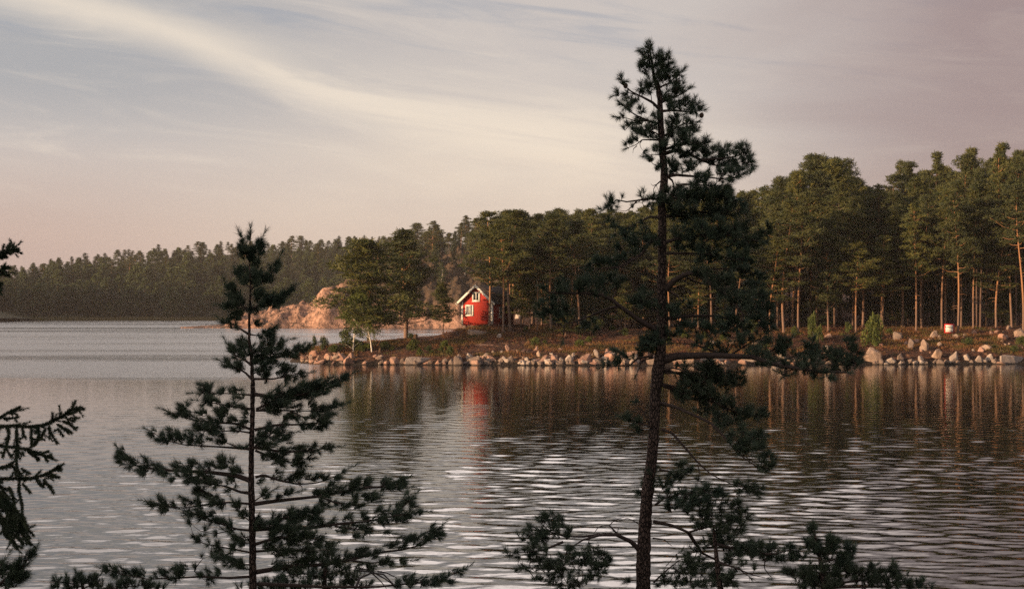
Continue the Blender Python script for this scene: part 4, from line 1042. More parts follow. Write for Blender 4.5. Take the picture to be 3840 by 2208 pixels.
tall = [
 ('A','780,650 720,590 640,545 560,510 500,465 485,430','495,415,30,30 475,440,20,16',.013),
 ('A','600,530 530,515 450,540','470,530,45,35 520,560,40,30 560,590,40,30 600,560,30,25',.006),
 ('A','775,760 680,735 600,700 540,660 490,610','500,600,50,35 540,630,50,30 625,660,32,28 640,640,25,20',.011),
 ('A','680,735 600,745 520,710 460,700','470,695,32,24 560,745,60,30 520,780,28,24 590,800,35,24 640,760,40,30 700,750,40,40',.007),
 ('A','765,480 700,470 640,480','690,500,55,40 620,500,35,30 700,420,50,40 640,470,40,30 740,700,50,40 680,400,30,25',.008),
 ('A','735,350 700,300 690,170','690,150,32,38 660,215,45,45 620,300,30,36 660,270,40,40 700,250,40,40 690,330,60,40 655,350,30,20',.007),
 ('A','745,380 790,320 830,250','760,215,50,40 830,240,28,38 790,290,60,45 740,280,50,50 870,320,50,36 820,340,60,40',.008),
 ('A','765,480 850,440 940,360','940,345,34,36 900,370,40,36 860,410,60,40 800,380,70,50 925,430,40,26 950,440,18,14 760,420,50,40 880,450,50,22',.009),
 ('A','780,600 860,560 960,530 1000,500','880,505,80,42 980,515,34,34 860,560,70,36 960,580,60,30 820,540,50,40 910,480,50,30',.009),
 ('A','800,660 880,655 990,665 1090,650','960,600,80,36 1060,595,50,40 1090,570,24,24 1110,635,34,24 1000,650,70,30 1050,660,50,30 900,610,60,36 850,600,50,30',.012),
 ('A','860,690 880,700 930,690','850,708,26,18 900,700,30,18',.004),
 ('A','790,870 860,820 960,760 1040,740','830,790,60,45 940,730,50,40 1045,760,42,45 1070,790,26,26 900,820,90,50 1000,840,60,36 960,780,50,40 1010,810,50,36 870,760,50,40',.010),
 ('A','785,850 720,820 650,800','660,810,50,45 720,800,45,45 640,840,36,30 700,850,50,36 740,860,40,30 560,790,36,24',.007),
 ('A','780,885 700,885 640,885 590,920 540,935','565,875,46,34 530,915,22,18 600,880,30,20 545,895,30,24',.009),
 ('A','640,885 615,930 650,970','650,965,22,16',.004),
 ('A','600,930 570,960 568,995','',.004),
 ('A','800,1000 740,1000 690,1008','760,1080,26,24 800,1030,35,36 780,950,45,40',.007),
 ('A','795,1090 740,1080 700,1045','700,1048,34,24 690,1040,20,18 745,1110,20,14',.006),
 ('A','815,960 900,930 1000,900 1120,900','870,890,90,50 1000,890,80,50 1110,900,50,36 1140,890,26,20 940,850,70,40 740,930,40,40 860,940,60,36 1050,930,60,36 1160,890,20,16',.012),
 ('A','820,990 900,965 1000,985 1100,1040 1200,1085 1300,1100','1000,960,100,45 1150,955,70,45 1250,945,70,40 1300,930,30,24 1300,1000,70,45 1200,1000,70,50 1100,1010,70,45 1300,1060,70,45 1200,1060,70,40 950,980,60,40',.018),
 ('A','1100,1040 1250,1030 1400,1000 1440,960','1400,960,55,45 1440,980,45,55 1450,1050,60,45 1490,1010,20,45 1500,1070,22,40 1400,1060,70,45 1350,1020,50,45 1420,930,24,20 1360,1100,70,36',.011),
 ('A','830,1170 900,1155 1000,1165 1150,1180 1250,1190 1360,1170','1150,1150,90,34 1280,1180,80,34 1380,1130,80,34 1450,1120,50,30 1050,1120,70,36 950,1110,70,40 880,1060,50,40 1240,1130,70,36 1340,1190,30,18 1450,1150,30,14 870,1110,40,40 1000,1070,70,40',.015),
 ('A','805,1190 750,1230 722,1285 730,1300','',.007),
 ('A','745,1235 715,1240 708,1230','',.004),
 ('A','750,1230 760,1270 772,1285','',.003),
 ('A','850,1180 885,1210 880,1290 890,1320','',.009),
 ('A','870,1330 900,1260 960,1230 1060,1240 1200,1240','1060,1250,100,50 1160,1280,60,45 1260,1265,46,50 1290,1240,24,20 1300,1320,40,50 1000,1310,80,45 920,1290,50,50 1200,1340,90,45 1100,1330,90,45 1380,1370,45,50 1300,1390,50,40 1120,1200,80,30 1420,1390,24,40',.015),
 ('A','790,1350 700,1340 600,1360 520,1370 440,1350 350,1410','640,1290,32,28 690,1330,50,28 465,1322,36,22 380,1345,45,26 400,1395,50,26 330,1415,30,16 770,1320,40,36 820,1280,40,50 360,1370,36,26 430,1400,30,20',.012),
 ('A','600,1360 560,1400 520,1440 450,1440','580,1400,24,16 660,1370,34,24 720,1370,40,26',.006),
 ('B','1215,120 1300,90 1450,60 1600,40','1400,60,120,60 1550,40,90,50 1300,100,80,50 1700,40,50,50 1690,20,30,30 1480,110,90,50 1620,90,80,50 1350,140,90,40 1240,60,50,60',.016),
 ('B','1215,230 1350,230 1500,200 1700,200 1830,170','1820,175,50,50 1750,230,80,36 1650,140,110,70 1500,190,110,60 1350,220,90,55 1590,230,90,50 1740,150,60,50 1450,260,90,45 1300,180,70,45',.016),
 ('B','1190,240 1110,235 1020,290 930,330','790,262,44,24 810,285,40,22 860,315,44,24 905,360,46,24 950,320,40,24 860,380,40,24 1000,320,40,26 1060,290,30,18',.011),
 ('B','1215,440 1350,400 1500,380 1700,380 1850,400 1960,420','1600,290,120,60 1450,330,100,60 1550,370,130,60 1700,400,90,50 1800,420,80,50 1350,350,80,50 1650,330,90,50 1750,330,70,50 1480,420,90,45',.017),
 ('B','1700,380 1800,330 1850,290','1800,310,50,45 1840,340,40,45 1860,300,18,30',.006),
 ('B','1750,420 1880,430 1980,400 2040,320','2030,340,28,50 2000,390,40,50 1960,430,70,45 1890,440,60,40 2045,310,12,20 1850,470,60,40',.010),
 ('B','1240,520 1400,520 1560,530 1750,560 1850,560','1800,500,110,45 1600,480,110,45 1850,560,70,45 1750,610,80,36 1560,560,90,45 1880,600,40,30 1700,540,90,45 1450,480,80,40 1350,470,50,40',.014),
 ('B','1190,410 1120,430 1060,520 980,570 900,620 800,640 680,650','980,400,60,40 870,470,34,36 870,460,20,20 1050,440,70,45 900,550,60,40 1100,380,60,45 1160,430,40,40 980,500,40,30 830,610,40,20 1040,360,50,40',.015),
 ('B','980,570 880,570 780,560 700,600 630,620','760,560,60,34 700,600,50,34 640,635,34,24 820,580,50,30 870,560,45,30 640,600,24,20 720,560,40,24',.009),
 ('B','1190,720 1120,690 1050,650 1000,645','',.008),
 ('B','1245,800 1300,740 1380,690 1450,670 1550,720 1650,800 1750,880 1850,1010','1600,690,100,45 1750,720,90,45 1700,800,80,36 1780,850,90,45 1500,650,70,30 1650,740,80,40 1850,900,80,45',.026),
 ('B','1450,670 1600,640 1800,640 1950,680','1900,700,80,55 1980,680,45,40 1900,790,100,45 1980,740,50,40 1800,660,70,40 1700,640,60,30 1860,640,60,36 2020,700,24,24',.012),
 ('B','1650,800 1800,800 1950,830 2060,860','2010,820,55,50 1960,870,80,45 1900,930,90,45 2040,930,50,45 2070,960,26,45 1950,980,80,36 1850,850,70,45 2060,820,24,24',.011),
 ('B','1380,690 1460,740 1600,770 1800,930','1650,850,60,20 1760,950,60,24',.009),
 ('B','1260,810 1340,860 1400,920 1480,950','1330,960,55,45 1420,900,40,20',.009),
 ('B','1180,1120 1060,1060 960,990 880,930 820,880 740,840 600,830 430,840 330,830 290,800','440,740,55,42 540,740,64,42 650,760,70,36 730,780,50,36 840,700,50,34 300,800,16,12 400,800,44,26 470,790,50,26 560,800,50,26 740,720,60,36 620,720,50,30 700,830,40,20',.023),
 ('B','880,930 760,960 640,1010 540,1050 450,1080 440,1180','280,900,44,44 260,965,44,44 330,940,55,44 430,950,60,44 480,1000,55,36 370,1010,50,30 300,1010,40,20 400,900,50,30 350,880,40,30',.014),
 ('B','640,1010 700,1060 690,1100','620,1080,55,34 680,1050,34,34 690,1095,26,24 580,1060,34,20',.006),
 ('B','820,880 850,820 880,760','850,740,40,40 900,720,30,30 870,800,30,24',.006),
 ('B','1190,990 1120,940 1050,890','1050,830,45,42 1080,890,80,45 1000,900,55,34 1150,860,40,36 1050,790,20,24 1100,950,60,30 990,860,34,24',.009),
 ('B','1230,960 1300,970 1400,940','1220,930,60,50 1330,960,50,40 1260,1000,60,36',.008),
 ('B','1230,1150 1180,1180 1100,1200','1120,1170,64,55 1100,1230,55,45 1200,1130,70,45 1150,1250,40,30 1060,1210,30,36 1230,1200,50,40',.009),
 ('B','1235,1030 1400,1010 1600,1010 1800,1040 1980,1050','1500,1060,110,45 1650,1100,110,50 1800,1060,100,50 1950,1040,90,50 1400,1100,100,45 1300,1130,80,36 1900,1120,90,36 2030,1110,60,36 1750,1130,90,36 2060,1050,40,50 1550,1120,90,36 1700,1030,80,36',.016),
 ('E','960,1210 1030,1190 1200,1185 1350,1190 1500,1195 1600,1230 1750,1260 1900,1290 2060,1290','1650,1230,80,30 1700,1290,70,26 1900,1300,70,30 1850,1240,90,36 1960,1320,50,20 1500,1160,70,34 1560,1210,60,34 1780,1230,60,30',.034),
 ('E','1500,1195 1600,1160 1700,1130 1720,1090','1680,1100,50,36 1690,1150,70,36 1650,1130,40,30 1600,1170,50,24 1730,1100,20,24',.010),
 ('E','1600,1230 1750,1190 1850,1140 1860,1100','1840,1115,50,34 1830,1175,60,34 1780,1190,50,30 1880,1140,36,24',.010),
 ('E','1750,1260 1900,1210 2050,1150 2090,1090','1940,1175,60,45 2075,1110,45,34 2110,1165,50,45 2050,1200,70,45 2000,1240,80,40 2100,1240,60,40 2140,1210,24,30 2090,1080,18,18 2000,1180,50,40',.013),
 ('E','1350,1190 1260,1160 1150,1125 1020,1110','1130,1090,60,26 1250,1110,60,26 1330,1130,60,26 1280,1170,50,16',.014),
 ('E','1350,1190 1420,1140 1500,1100 1560,1080','1400,1110,60,26 1500,1150,60,30 1560,1100,60,30 1460,1080,60,24',.010),
 ('E','1230,1190 1240,1240 1260,1280','1240,1240,30,24',.006),
 ('E','885,1190 800,1200 745,1250 640,1250 590,1252','680,1150,50,26 640,1215,50,22 740,1180,34,26 590,1248,20,12 690,1230,46,22 610,1230,30,14',.011),
 ('E','890,1200 820,1215 790,1290','830,1170,46,40 900,1100,50,36 850,1130,50,36 920,1060,50,40 860,1090,40,30',.008),
 ('E','960,1280 1010,1260 1080,1280 1110,1250','1060,1240,30,18',.010),
 ('E','960,1290 1050,1290 1200,1290 1400,1290','1130,1265,80,34 1230,1235,60,34 1300,1290,80,45 1400,1290,60,45 1430,1330,26,26 1100,1320,80,34 1200,1340,80,40 1340,1340,60,26 1240,1280,70,36',.012),
 ('E','945,1360 1010,1370 1100,1400','1120,1400,90,34 1200,1390,80,40 1060,1420,60,20',.012),
 ('C','985,350 1060,380 1100,420 1250,440 1400,500 1540,520','1130,410,70,34 1250,430,80,42 1330,480,80,42 1200,480,60,34 1430,510,70,34 1520,510,48,34 1550,490,20,18 1380,550,50,26 1300,540,90,36 1080,380,40,30 1220,390,70,30 1340,440,50,30 1450,480,40,26',.016),
 ('C','1010,270 1100,300 1250,330 1400,350','1120,300,50,34 1200,265,50,34 1180,350,80,36 1290,330,80,36 1400,335,44,26 1290,280,50,26 1100,345,50,30',.010),
 ('C','980,450 1060,470 1150,510 1250,560 1330,640 1400,720 1500,790','1450,630,70,36 1540,615,50,28 1400,680,50,45 1500,710,80,36 1570,750,40,45 1560,790,45,26 1420,600,60,26 1500,670,60,36 1360,640,36,30',.015),
 ('C','915,560 880,490 845,465','',.007),
 ('C','900,500 820,495 725,510','',.004),
 ('C','915,575 850,555 780,525','795,520,30,20 850,550,44,20 880,590,34,14 830,530,30,18',.008),
 ('C','890,450 860,440','860,440,8,6',.003),
 ('C','980,590 1040,610 1100,680 1180,770 1250,830 1350,880 1430,910','1470,885,55,34 1500,925,40,26 1430,925,44,26 1410,875,34,24 1530,910,14,16',.012),
 ('C','1180,780 1190,830 1170,900','1190,870,24,16',.005),
 ('C','970,810 1040,820 1110,800','1110,795,40,45 1040,850,50,40 1010,890,50,34 1130,830,24,20 1080,840,36,36',.009),
 ('C','900,880 870,930','930,815,36,40 905,880,34,40 860,935,24,16 930,870,30,30',.006),
 ('C','950,1000 1000,960 1100,940 1250,930','1030,950,70,34 1120,950,80,42 1230,940,70,42 1300,970,40,40 1150,1010,80,42 1050,1000,60,30 1200,980,60,36 1280,920,30,24',.010),
 ('C','940,1090 1040,1110 1130,1150 1200,1130 1350,1090 1440,1060','1250,1040,80,42 1350,1060,50,34 1400,1010,40,34 1420,1070,40,42 1380,1120,60,42 1280,1110,80,42 1180,1080,70,42 1340,1010,40,30 1450,1030,14,24 1400,1000,20,16',.015),
 ('C','1130,1150 1200,1260 1300,1310 1400,1340 1450,1380','1330,1200,70,42 1230,1200,70,42 1400,1230,70,42 1180,1320,70,50 1250,1350,70,50 1330,1400,60,40 1350,1290,50,30 1150,1260,50,30',.015),
 ('C','1230,1230 1350,1230 1480,1215 1580,1220','1480,1210,50,36 1540,1225,45,42 1570,1200,20,30 1550,1280,30,24 1440,1230,50,34 1300,1170,60,34',.010),
 ('C','935,1180 1000,1185 1040,1220','',.007),
 ('C','940,1420 1000,1360 1080,1300 1150,1290','1100,1380,70,50 1000,1400,40,34 1200,1420,90,34 1130,1330,50,40 1060,1430,50,24 960,1420,30,24',.009),
 ('C','1010,1330 1040,1290 1070,1270','1055,1275,16,14',.003),
 ('C','855,1410 810,1408','808,1405,20,16',.005),
 ('C','870,1250 820,1200 740,1160 650,1160 560,1190 500,1230','600,1240,50,30 650,1275,50,30 690,1310,34,42 560,1330,70,34 450,1300,80,42 540,1390,80,34 620,1320,60,34 480,1250,60,24 690,1300,20,30 560,1280,60,30 640,1370,40,24',.021),
 ('C','650,1160 560,1170 450,1170 380,1150 330,1100','350,1080,44,34 400,1065,44,34 450,1130,44,42 300,1130,50,34 380,1140,55,45 240,1165,40,32 290,1200,50,32 340,1050,24,18 430,1080,36,26 330,1180,60,34 470,1150,24,24',.012),
 ('C','450,1200 350,1240 250,1260 165,1260','165,1255,34,24 215,1270,24,16 260,1240,46,32 330,1320,80,42 230,1340,40,30 380,1390,90,34 300,1280,50,26 450,1440,70,26 330,1240,50,24 400,1330,60,40 500,1430,60,24',.011),
 ('C','745,1158 700,1112 645,1112 615,1150','',.008),
 ('C','700,1112 720,1090 770,1068 800,1075','',.004),
 ('C','870,1110 830,1085 795,1070 760,1085 700,1090','',.005),
 ('C','750,1120 745,1150 700,1130','',.004),
]
conifer('pine_tree','tallest gnarled dark pine, nearest the viewer, crown heavier on one side, above the forest','pine',10.5,
 ([('A','690,162 708,215 735,400 765,480 780,600 788,800 800,1000 815,1150 810,1240'),('B','1210,100 1212,250 1215,500 1210,700 1210,900 1212,1100 1200,1300'),('C','968,250 950,400 942,600 930,750 905,950 890,1150 885,1300 885,1440')],
  [4,7,12,18,21,24,26,28,29,30,31,32,33,34,35,36,44,50,40,40,42,46,50,54,56]), tall, TALL, 3, None)

young = [
 ('L','1118,300 1118,230 1120,170','1120,180,10,24 1118,210,12,20',.003),
 ('L','1116,380 1080,300 1048,200','1048,200,24,34 1058,260,30,36 1030,240,18,18 1080,320,44,40',.005),
 ('L','1118,380 1160,300 1200,220','1200,235,34,34 1185,290,44,40 1120,270,44,50 1230,245,16,22 1150,330,44,40 1120,340,34,34 1170,230,20,20',.005),
 ('L','1120,580 1080,540 1040,480','1040,490,40,42 1070,540,44,34 1000,480,20,20 1100,460,34,60 1060,450,34,30',.006),
 ('L','1122,560 1150,490 1170,400','1170,420,26,44 1150,480,44,55 1165,380,14,20 1130,420,24,40',.005),
 ('L','1122,590 1200,550 1280,480 1330,380','1230,500,50,34 1290,460,42,42 1322,400,22,30 1200,550,60,30 1180,500,36,34 1280,510,36,24 1335,375,10,18 1260,490,34,30',.008),
 ('L','1115,755 1050,715 980,680 945,590','960,575,32,34 980,620,45,50 1030,645,40,42 1010,690,50,30 960,590,30,30 1050,680,40,30',.009),
 ('L','1115,760 1040,740 950,725','950,720,34,30 1000,720,44,24 930,735,20,14',.006),
 ('L','1120,750 1230,700 1340,680 1420,610','1200,640,44,50 1200,700,80,40 1280,660,50,36 1330,680,70,34 1390,640,42,34 1430,600,22,24 1150,760,50,24 1260,720,60,24 1180,600,24,30 1360,655,40,30',.010),
 ('L','1105,940 1010,880 930,840','930,845,36,28 975,860,36,24 1000,890,26,18 1010,800,40,40 1030,760,40,36 1040,800,26,30',.009),
 ('L','1115,870 1155,860','1150,850,26,24 1158,875,28,16',.003),
 ('L','1125,945 1170,950 1210,965','1210,940,34,34 1270,925,50,30 1310,905,28,30 1280,955,36,16 1240,930,36,26',.006),
 ('L','1125,1180 1060,1130 990,1100 950,1030','1050,985,40,34 1060,1030,42,40 960,1040,34,34 1000,1080,50,34 1050,1120,50,30 1090,1070,44,42 950,1020,16,16 1110,1010,26,30 970,1070,34,26',.009),
 ('L','1135,1140 1300,1130 1450,1100 1590,1030','1230,1050,50,34 1280,1090,70,40 1370,1080,70,42 1450,1065,55,40 1530,1050,50,34 1580,1035,26,20 1200,1100,55,40 1450,1110,50,20 1160,1060,34,40',.011),
 ('L','1135,1090 1220,1050 1380,1000','1250,1020,50,30 1320,1010,50,30 1370,1005,34,20 1300,1040,50,26',.007),
 ('L','1135,1160 1200,1160 1290,1165','1250,1150,60,30 1180,1130,40,30',.006),
 ('L','1130,1290 1080,1240 1000,1200 920,1160','940,1170,40,36 1000,1190,45,26 1040,1215,34,24 1060,1180,45,26 920,1150,18,18',.009),
 ('L','1135,1250 1200,1230 1280,1200','1200,1210,55,34 1250,1180,40,26 1180,1170,40,26',.006),
 ('L','1140,1290 1300,1290 1400,1270 1530,1250','1250,1250,44,40 1370,1215,50,34 1430,1200,44,34 1500,1260,44,28 1420,1280,44,24 1260,1300,34,18 1380,1250,50,30 1460,1290,36,16',.009),
 ('M','440,145 250,135 75,130','120,90,44,34 90,130,34,26 160,110,50,34 210,130,40,24 310,115,34,34 230,100,24,16 130,150,44,20',.007),
 ('M','430,240 320,225 200,200 120,190','130,195,40,24 350,185,45,36 180,190,50,24 370,240,34,24 395,285,20,16 290,200,24,14',.010),
 ('M','460,140 600,160 800,140 950,80 1070,20','560,165,55,42 620,130,55,36 700,110,60,42 770,100,50,42 840,90,44,42 900,70,50,42 970,65,50,40 1030,40,42,36 640,190,80,30 1065,20,16,16 680,150,60,36',.014),
 ('M','470,240 540,210 700,190 860,150','540,205,40,36 740,150,60,30 860,140,70,30 660,170,60,30 920,120,40,30 600,230,60,30 800,130,50,30',.009),
 ('M','470,250 700,250 850,250 1025,215','850,200,40,24 900,250,55,36 960,250,44,42 1010,215,34,30 740,215,40,24 700,270,50,24 620,255,50,20 520,260,40,20 1030,205,12,12',.009),
 ('M','700,250 780,290 900,320','700,290,44,30 770,300,45,22 880,300,50,30 940,300,40,26 840,290,40,20',.006),
 ('M','460,380 600,350 750,345 900,330 980,280','870,350,50,30 790,360,50,20 930,325,44,36 670,340,34,24 550,360,30,16 970,280,20,30',.011),
 ('N','1690,375 1600,340 1450,330 1300,310 1160,265','1180,268,34,32 1240,235,42,36 1260,285,50,26 1330,290,42,34 1360,268,34,20 1440,300,42,26 1500,260,50,42 1530,230,30,20 1550,310,50,26 1230,210,24,16 1480,300,40,20',.010),
 ('N','1690,400 1590,385 1480,390 1340,385','1400,375,70,30 1480,365,50,34 1590,370,34,24 1340,350,26,20 1420,350,40,20 1640,340,40,26',.007),
 ('N','1690,510 1550,500 1400,490 1250,480 1120,450 1030,400','1040,405,30,34 1100,440,44,30 1150,385,34,24 1160,430,50,30 1210,415,44,34 1290,430,50,34 1350,430,42,30 1090,420,30,30',.009),
 ('N','1620,505 1540,470 1460,440 1420,400','1440,430,42,42 1520,430,44,26 1490,460,34,20 1420,460,24,24 1520,455,30,16',.005),
 ('N','1690,520 1640,500','1640,500,34,20',.003),
 ('N','1700,725 1600,690 1400,665 1200,655 1000,640 900,620 830,540','835,530,26,34 835,590,50,40 880,610,50,42 960,590,42,34 960,650,50,36 1050,640,50,40 1130,640,50,42 1200,630,50,34 1310,605,42,34 1380,620,42,30 1450,610,50,34 1530,600,55,36 1600,640,50,34 830,510,14,14 1260,650,50,24',.018),
 ('N','1400,665 1330,700 1250,700 1170,690','1250,700,60,32 1350,700,60,34 1450,720,60,34 1190,710,30,20 1400,740,50,24 1300,740,50,20',.008),
 ('N','1700,810 1620,800 1520,760 1400,740','1350,800,42,34 1430,835,42,24 1380,800,42,24 1460,865,50,24 1580,720,42,34 1330,790,26,20 1560,790,30,20',.012),
 ('N','1700,880 1550,870 1400,885 1250,905 1150,900 1030,875','1030,875,34,30 1080,870,45,34 1130,910,34,34 1230,860,34,28 1320,860,42,30 1420,870,50,30 1180,890,26,24 1480,890,34,24 1100,930,30,20',.009),
 ('N','1700,1060 1600,1050 1500,1020 1400,980 1280,935','1280,940,36,24 1330,940,42,24 1380,960,42,30 1440,1000,50,24 1500,1010,34,24 1430,930,34,20 1560,1030,42,34 1350,910,30,16',.009),
 ('N','1600,1050 1450,1085 1350,1060 1290,1010','1275,1000,16,16 1370,1050,20,10 1460,1060,26,14',.005),
 ('N','1700,1210 1600,1190 1500,1170 1380,1150 1310,1110 1290,1040','1380,1130,45,20 1340,1105,34,16 1480,1170,42,24 1460,1210,50,34 1500,1240,50,34 1560,1200,42,34 1320,1110,20,14',.007),
 ('N','1700,1370 1550,1380 1350,1370 1200,1380 1000,1390 850,1360 730,1325','745,1320,38,28 800,1340,50,28 870,1350,44,24 950,1340,50,28 1040,1360,24,16 1190,1310,50,34 1240,1320,34,42 1160,1370,50,24 1380,1340,42,24 1480,1330,34,24 1100,1330,44,32 720,1320,16,16',.010),
 ('N','1350,1370 1310,1330 1370,1250 1420,1230','1365,1245,20,20 1420,1370,42,24 1310,1310,14,12',.005),
 ('M','460,500 600,520 700,530 850,520 990,495','680,520,60,30 760,520,55,40 850,510,50,32 920,515,42,26 970,500,34,20 560,500,50,30 500,470,34,36',.011),
 ('M','465,490 520,440 580,400 680,400','560,400,50,44 500,420,42,34 640,400,42,34 680,445,34,30 600,450,70,34 530,390,36,24',.008),
 ('M','465,520 560,560 700,600 760,610','560,560,50,42 640,570,50,34 720,600,50,26 830,570,44,26 620,610,50,24 780,580,40,24',.009),
 ('M','465,700 520,685 620,720 750,745 880,740 1000,700 1075,655','620,690,60,24 700,710,34,24 760,690,42,40 800,680,24,34 880,695,34,30 950,705,34,24 1020,690,42,24 1065,660,22,18 500,730,26,20 740,715,40,24',.010),
 ('M','755,745 785,770 775,820','',.004),
 ('M','460,880 600,860 750,845 900,830 1050,800 1200,770 1470,770','870,790,34,28 900,820,50,28 1010,760,36,40 1060,790,50,30 1130,730,42,36 1170,770,50,34 1230,730,42,34 1340,760,50,34 1450,770,30,28 970,800,50,30 1100,770,40,30',.015),
 ('M','460,860 500,830 560,800','520,825,44,30 550,790,24,16',.005),
 ('M','600,855 650,820 720,800','670,810,44,20 720,795,24,14 640,830,30,16',.005),
 ('M','1200,770 1320,760 1440,720','1340,730,45,30 1420,735,44,34 1440,705,24,14 1380,780,40,26',.007),
 ('M','900,830 1000,870 1150,890 1250,870','1270,830,60,28 1180,830,50,24 1080,885,70,20 1160,900,50,20 980,880,50,20 890,880,44,26 1290,850,40,16',.008),
 ('M','460,1050 650,1040 850,1040 1000,1020 1200,1000 1400,960 1520,840','1090,980,42,34 1110,1030,50,28 1220,980,44,38 1290,950,50,38 1370,950,50,42 1440,920,50,42 1500,850,42,42 1540,895,34,34 1000,1010,42,28 920,1010,50,34 850,1010,50,42 1500,810,18,14 1330,980,50,34',.017),
 ('M','470,1040 560,1000 700,960 900,920','500,990,42,34 600,990,50,34 700,960,50,42 780,960,50,42 830,950,50,42 880,920,36,34 560,1030,80,34 660,1000,60,34 740,990,60,34 690,930,30,20',.010),
 ('M','1400,960 1480,950 1580,940','1550,940,40,24 1450,980,60,26 1500,960,40,30',.007),
 ('M','1000,1030 1150,1050 1350,1070','1250,1050,60,24 1330,1060,40,18 1120,1090,50,20 1040,1060,40,20 1200,1030,50,20',.007),
 ('M','470,1150 600,1110 760,1100 960,1130','600,1110,80,40 700,1060,80,40 740,1100,80,40 860,1120,70,40 700,1160,80,40 930,1150,50,30 560,1160,60,36 800,1070,60,36 620,1060,60,36',.012),
 ('M','470,1200 620,1190 800,1200 960,1190','800,1200,80,30 640,1200,60,30 700,1220,60,24',.009),
 ('M','470,1340 700,1300 900,1290 1100,1260 1300,1210 1450,1190 1600,1150 1710,1040','600,1300,70,30 700,1310,80,30 800,1260,70,34 900,1290,80,34 1020,1260,50,34 1100,1230,50,34 1180,1200,50,34 1250,1240,50,30 1370,1160,34,28 1450,1140,50,38 1530,1120,50,34 1600,1120,55,40 1680,1040,42,30 1700,1100,38,40 1640,1100,40,30 1720,1080,16,36 1290,1200,40,20',.017),
 ('M','1100,1260 1250,1280 1480,1260','1350,1280,60,24 1450,1265,42,20 1250,1290,80,20 1400,1290,40,16',.008),
 ('M','480,1420 900,1440 1300,1440 1500,1420 1700,1400 1860,1320','1500,1370,42,28 1520,1400,50,34 1600,1400,42,28 1700,1380,42,40 1750,1370,42,28 1830,1335,40,26 1650,1430,70,24 1450,1430,50,24 1780,1390,40,26 1860,1320,12,12',.014),
 ('N','1695,1000 1640,960 1600,900','1600,900,40,30 1650,950,40,30',.005),
 ('N','1690,1100 1630,1110 1560,1080','1600,1100,50,30 1660,1130,40,30 1620,1150,40,30',.005),
 ('N','1690,1290 1620,1290 1540,1260','1600,1270,50,34 1650,1300,40,30 1560,1290,40,20',.006),
]
conifer('pine_tree','young straight dark pine close to the viewer with tiered boughs over the open water','pine',9.0,
 ([('L','1121,160 1118,400 1123,600 1115,760 1110,900 1115,1000 1125,1100 1138,1250 1143,1350'),('M','447,60 446,200 440,400 436,600 438,800 441,1000 446,1200 450,1456')],
  [4,5,7,9,10,11,13,14,16,17,18,19,21,23,25,26,28]), young, YOUNG, 8, None)

corner_sty = dict(YOUNG, dens=1.4, deep=.9)
dense = dict(YOUNG, dens=1.7, up=.8, out=.15, wig=.6, shoot=.06, deep=.8)
conifer('pine_tree','low dark pine top peeping in below the young straight pine, by the frame bottom','pine',11.5,
 ([('N','560,1375 560,1456')],[8,12]),
 [('N','560,1440 480,1420 400,1400','420,1405,60,40 370,1440,30,20 460,1440,50,24 390,1380,30,20',.008),
  ('N','560,1420 540,1380 530,1360','530,1380,44,34 570,1400,50,34 540,1355,14,14 500,1420,50,34',.006),
  ('N','565,1450 640,1420 670,1370','600,1400,50,36 660,1375,30,26 700,1425,60,28 640,1430,50,24',.007),
  ('N','565,1460 800,1450 1000,1420','900,1405,90,30 820,1430,70,30 1000,1430,90,28 1100,1430,80,24 760,1450,60,20',.010)], dense, 12, None)
conifer('pine_tree','crowded pine top behind the foot of the young straight pine','pine',12.5,
 ([('M','960,1170 940,1290 930,1456')],[6,12,18]),
 [('M','940,1290 850,1240 800,1210','850,1230,60,34 810,1250,50,34 780,1290,60,40',.008),
  ('M','940,1250 980,1200 1000,1170','960,1210,50,40 990,1190,30,24 1010,1230,40,30 900,1250,50,34',.007),
  ('M','935,1360 1050,1330 1150,1300','1100,1345,70,34 1030,1300,60,40 1130,1380,70,34 1000,1370,90,40 1160,1330,30,20',.010),
  ('M','935,1380 800,1350 650,1370','800,1350,90,42 700,1390,90,42 850,1400,90,42 620,1420,90,36 900,1330,70,40',.011),
  ('M','930,1440 700,1430 500,1420','560,1400,70,36 640,1440,100,30 480,1430,50,26 800,1440,90,24 380,1430,50,24',.011),
  ('M','935,1440 1080,1430 1200,1440','1080,1420,90,34 1180,1430,60,24 1000,1440,90,26 1240,1400,34,20',.010)], dense, 13, None)
conifer('pine_tree','low bushy pine top with upright shoots beneath the heavy boughs, lower frame edge','pine',9.8,
 ([('R','1050,760 1080,900 1120,1140')],[6,14,24]),
 [('R','1085,880 1050,800 1045,730','1045,740,36,42 1030,800,50,42 1060,850,60,42 1010,840,30,30 1045,710,12,14',.007),
  ('R','1090,900 1140,850 1150,800','1150,810,34,36 1200,850,50,46 1100,880,60,42 1160,850,40,36 1210,800,20,30',.007),
  ('R','1100,960 1220,930 1300,860','1290,870,42,52 1280,930,50,42 1200,940,80,42 1310,900,20,36 1250,980,60,40 1280,820,20,20',.009),
  ('R','1110,1040 1250,1020 1400,1040 1460,1000','1250,1020,80,46 1350,1030,60,40 1440,1010,40,34 1150,1020,80,46 1420,1050,50,36',.010),
  ('R','1120,1120 1350,1090 1600,1060','1500,1050,70,42 1600,1000,40,42 1640,1055,50,42 1560,1100,90,40 1400,1100,100,42 1620,980,20,20 1690,1040,20,26',.012),
  ('R','1120,1140 1500,1130 1840,1110','1700,1110,50,34 1800,1105,40,34 1870,1140,26,16 1620,1130,80,24 1820,1080,14,14 1750,1130,60,20',.010),
  ('R','1100,1040 950,1000 860,1010','1000,1000,80,42 950,1080,80,42 880,1040,50,36 1050,1060,80,46 1150,1100,130,46 1000,1120,90,30',.010)], dense, 14, None)
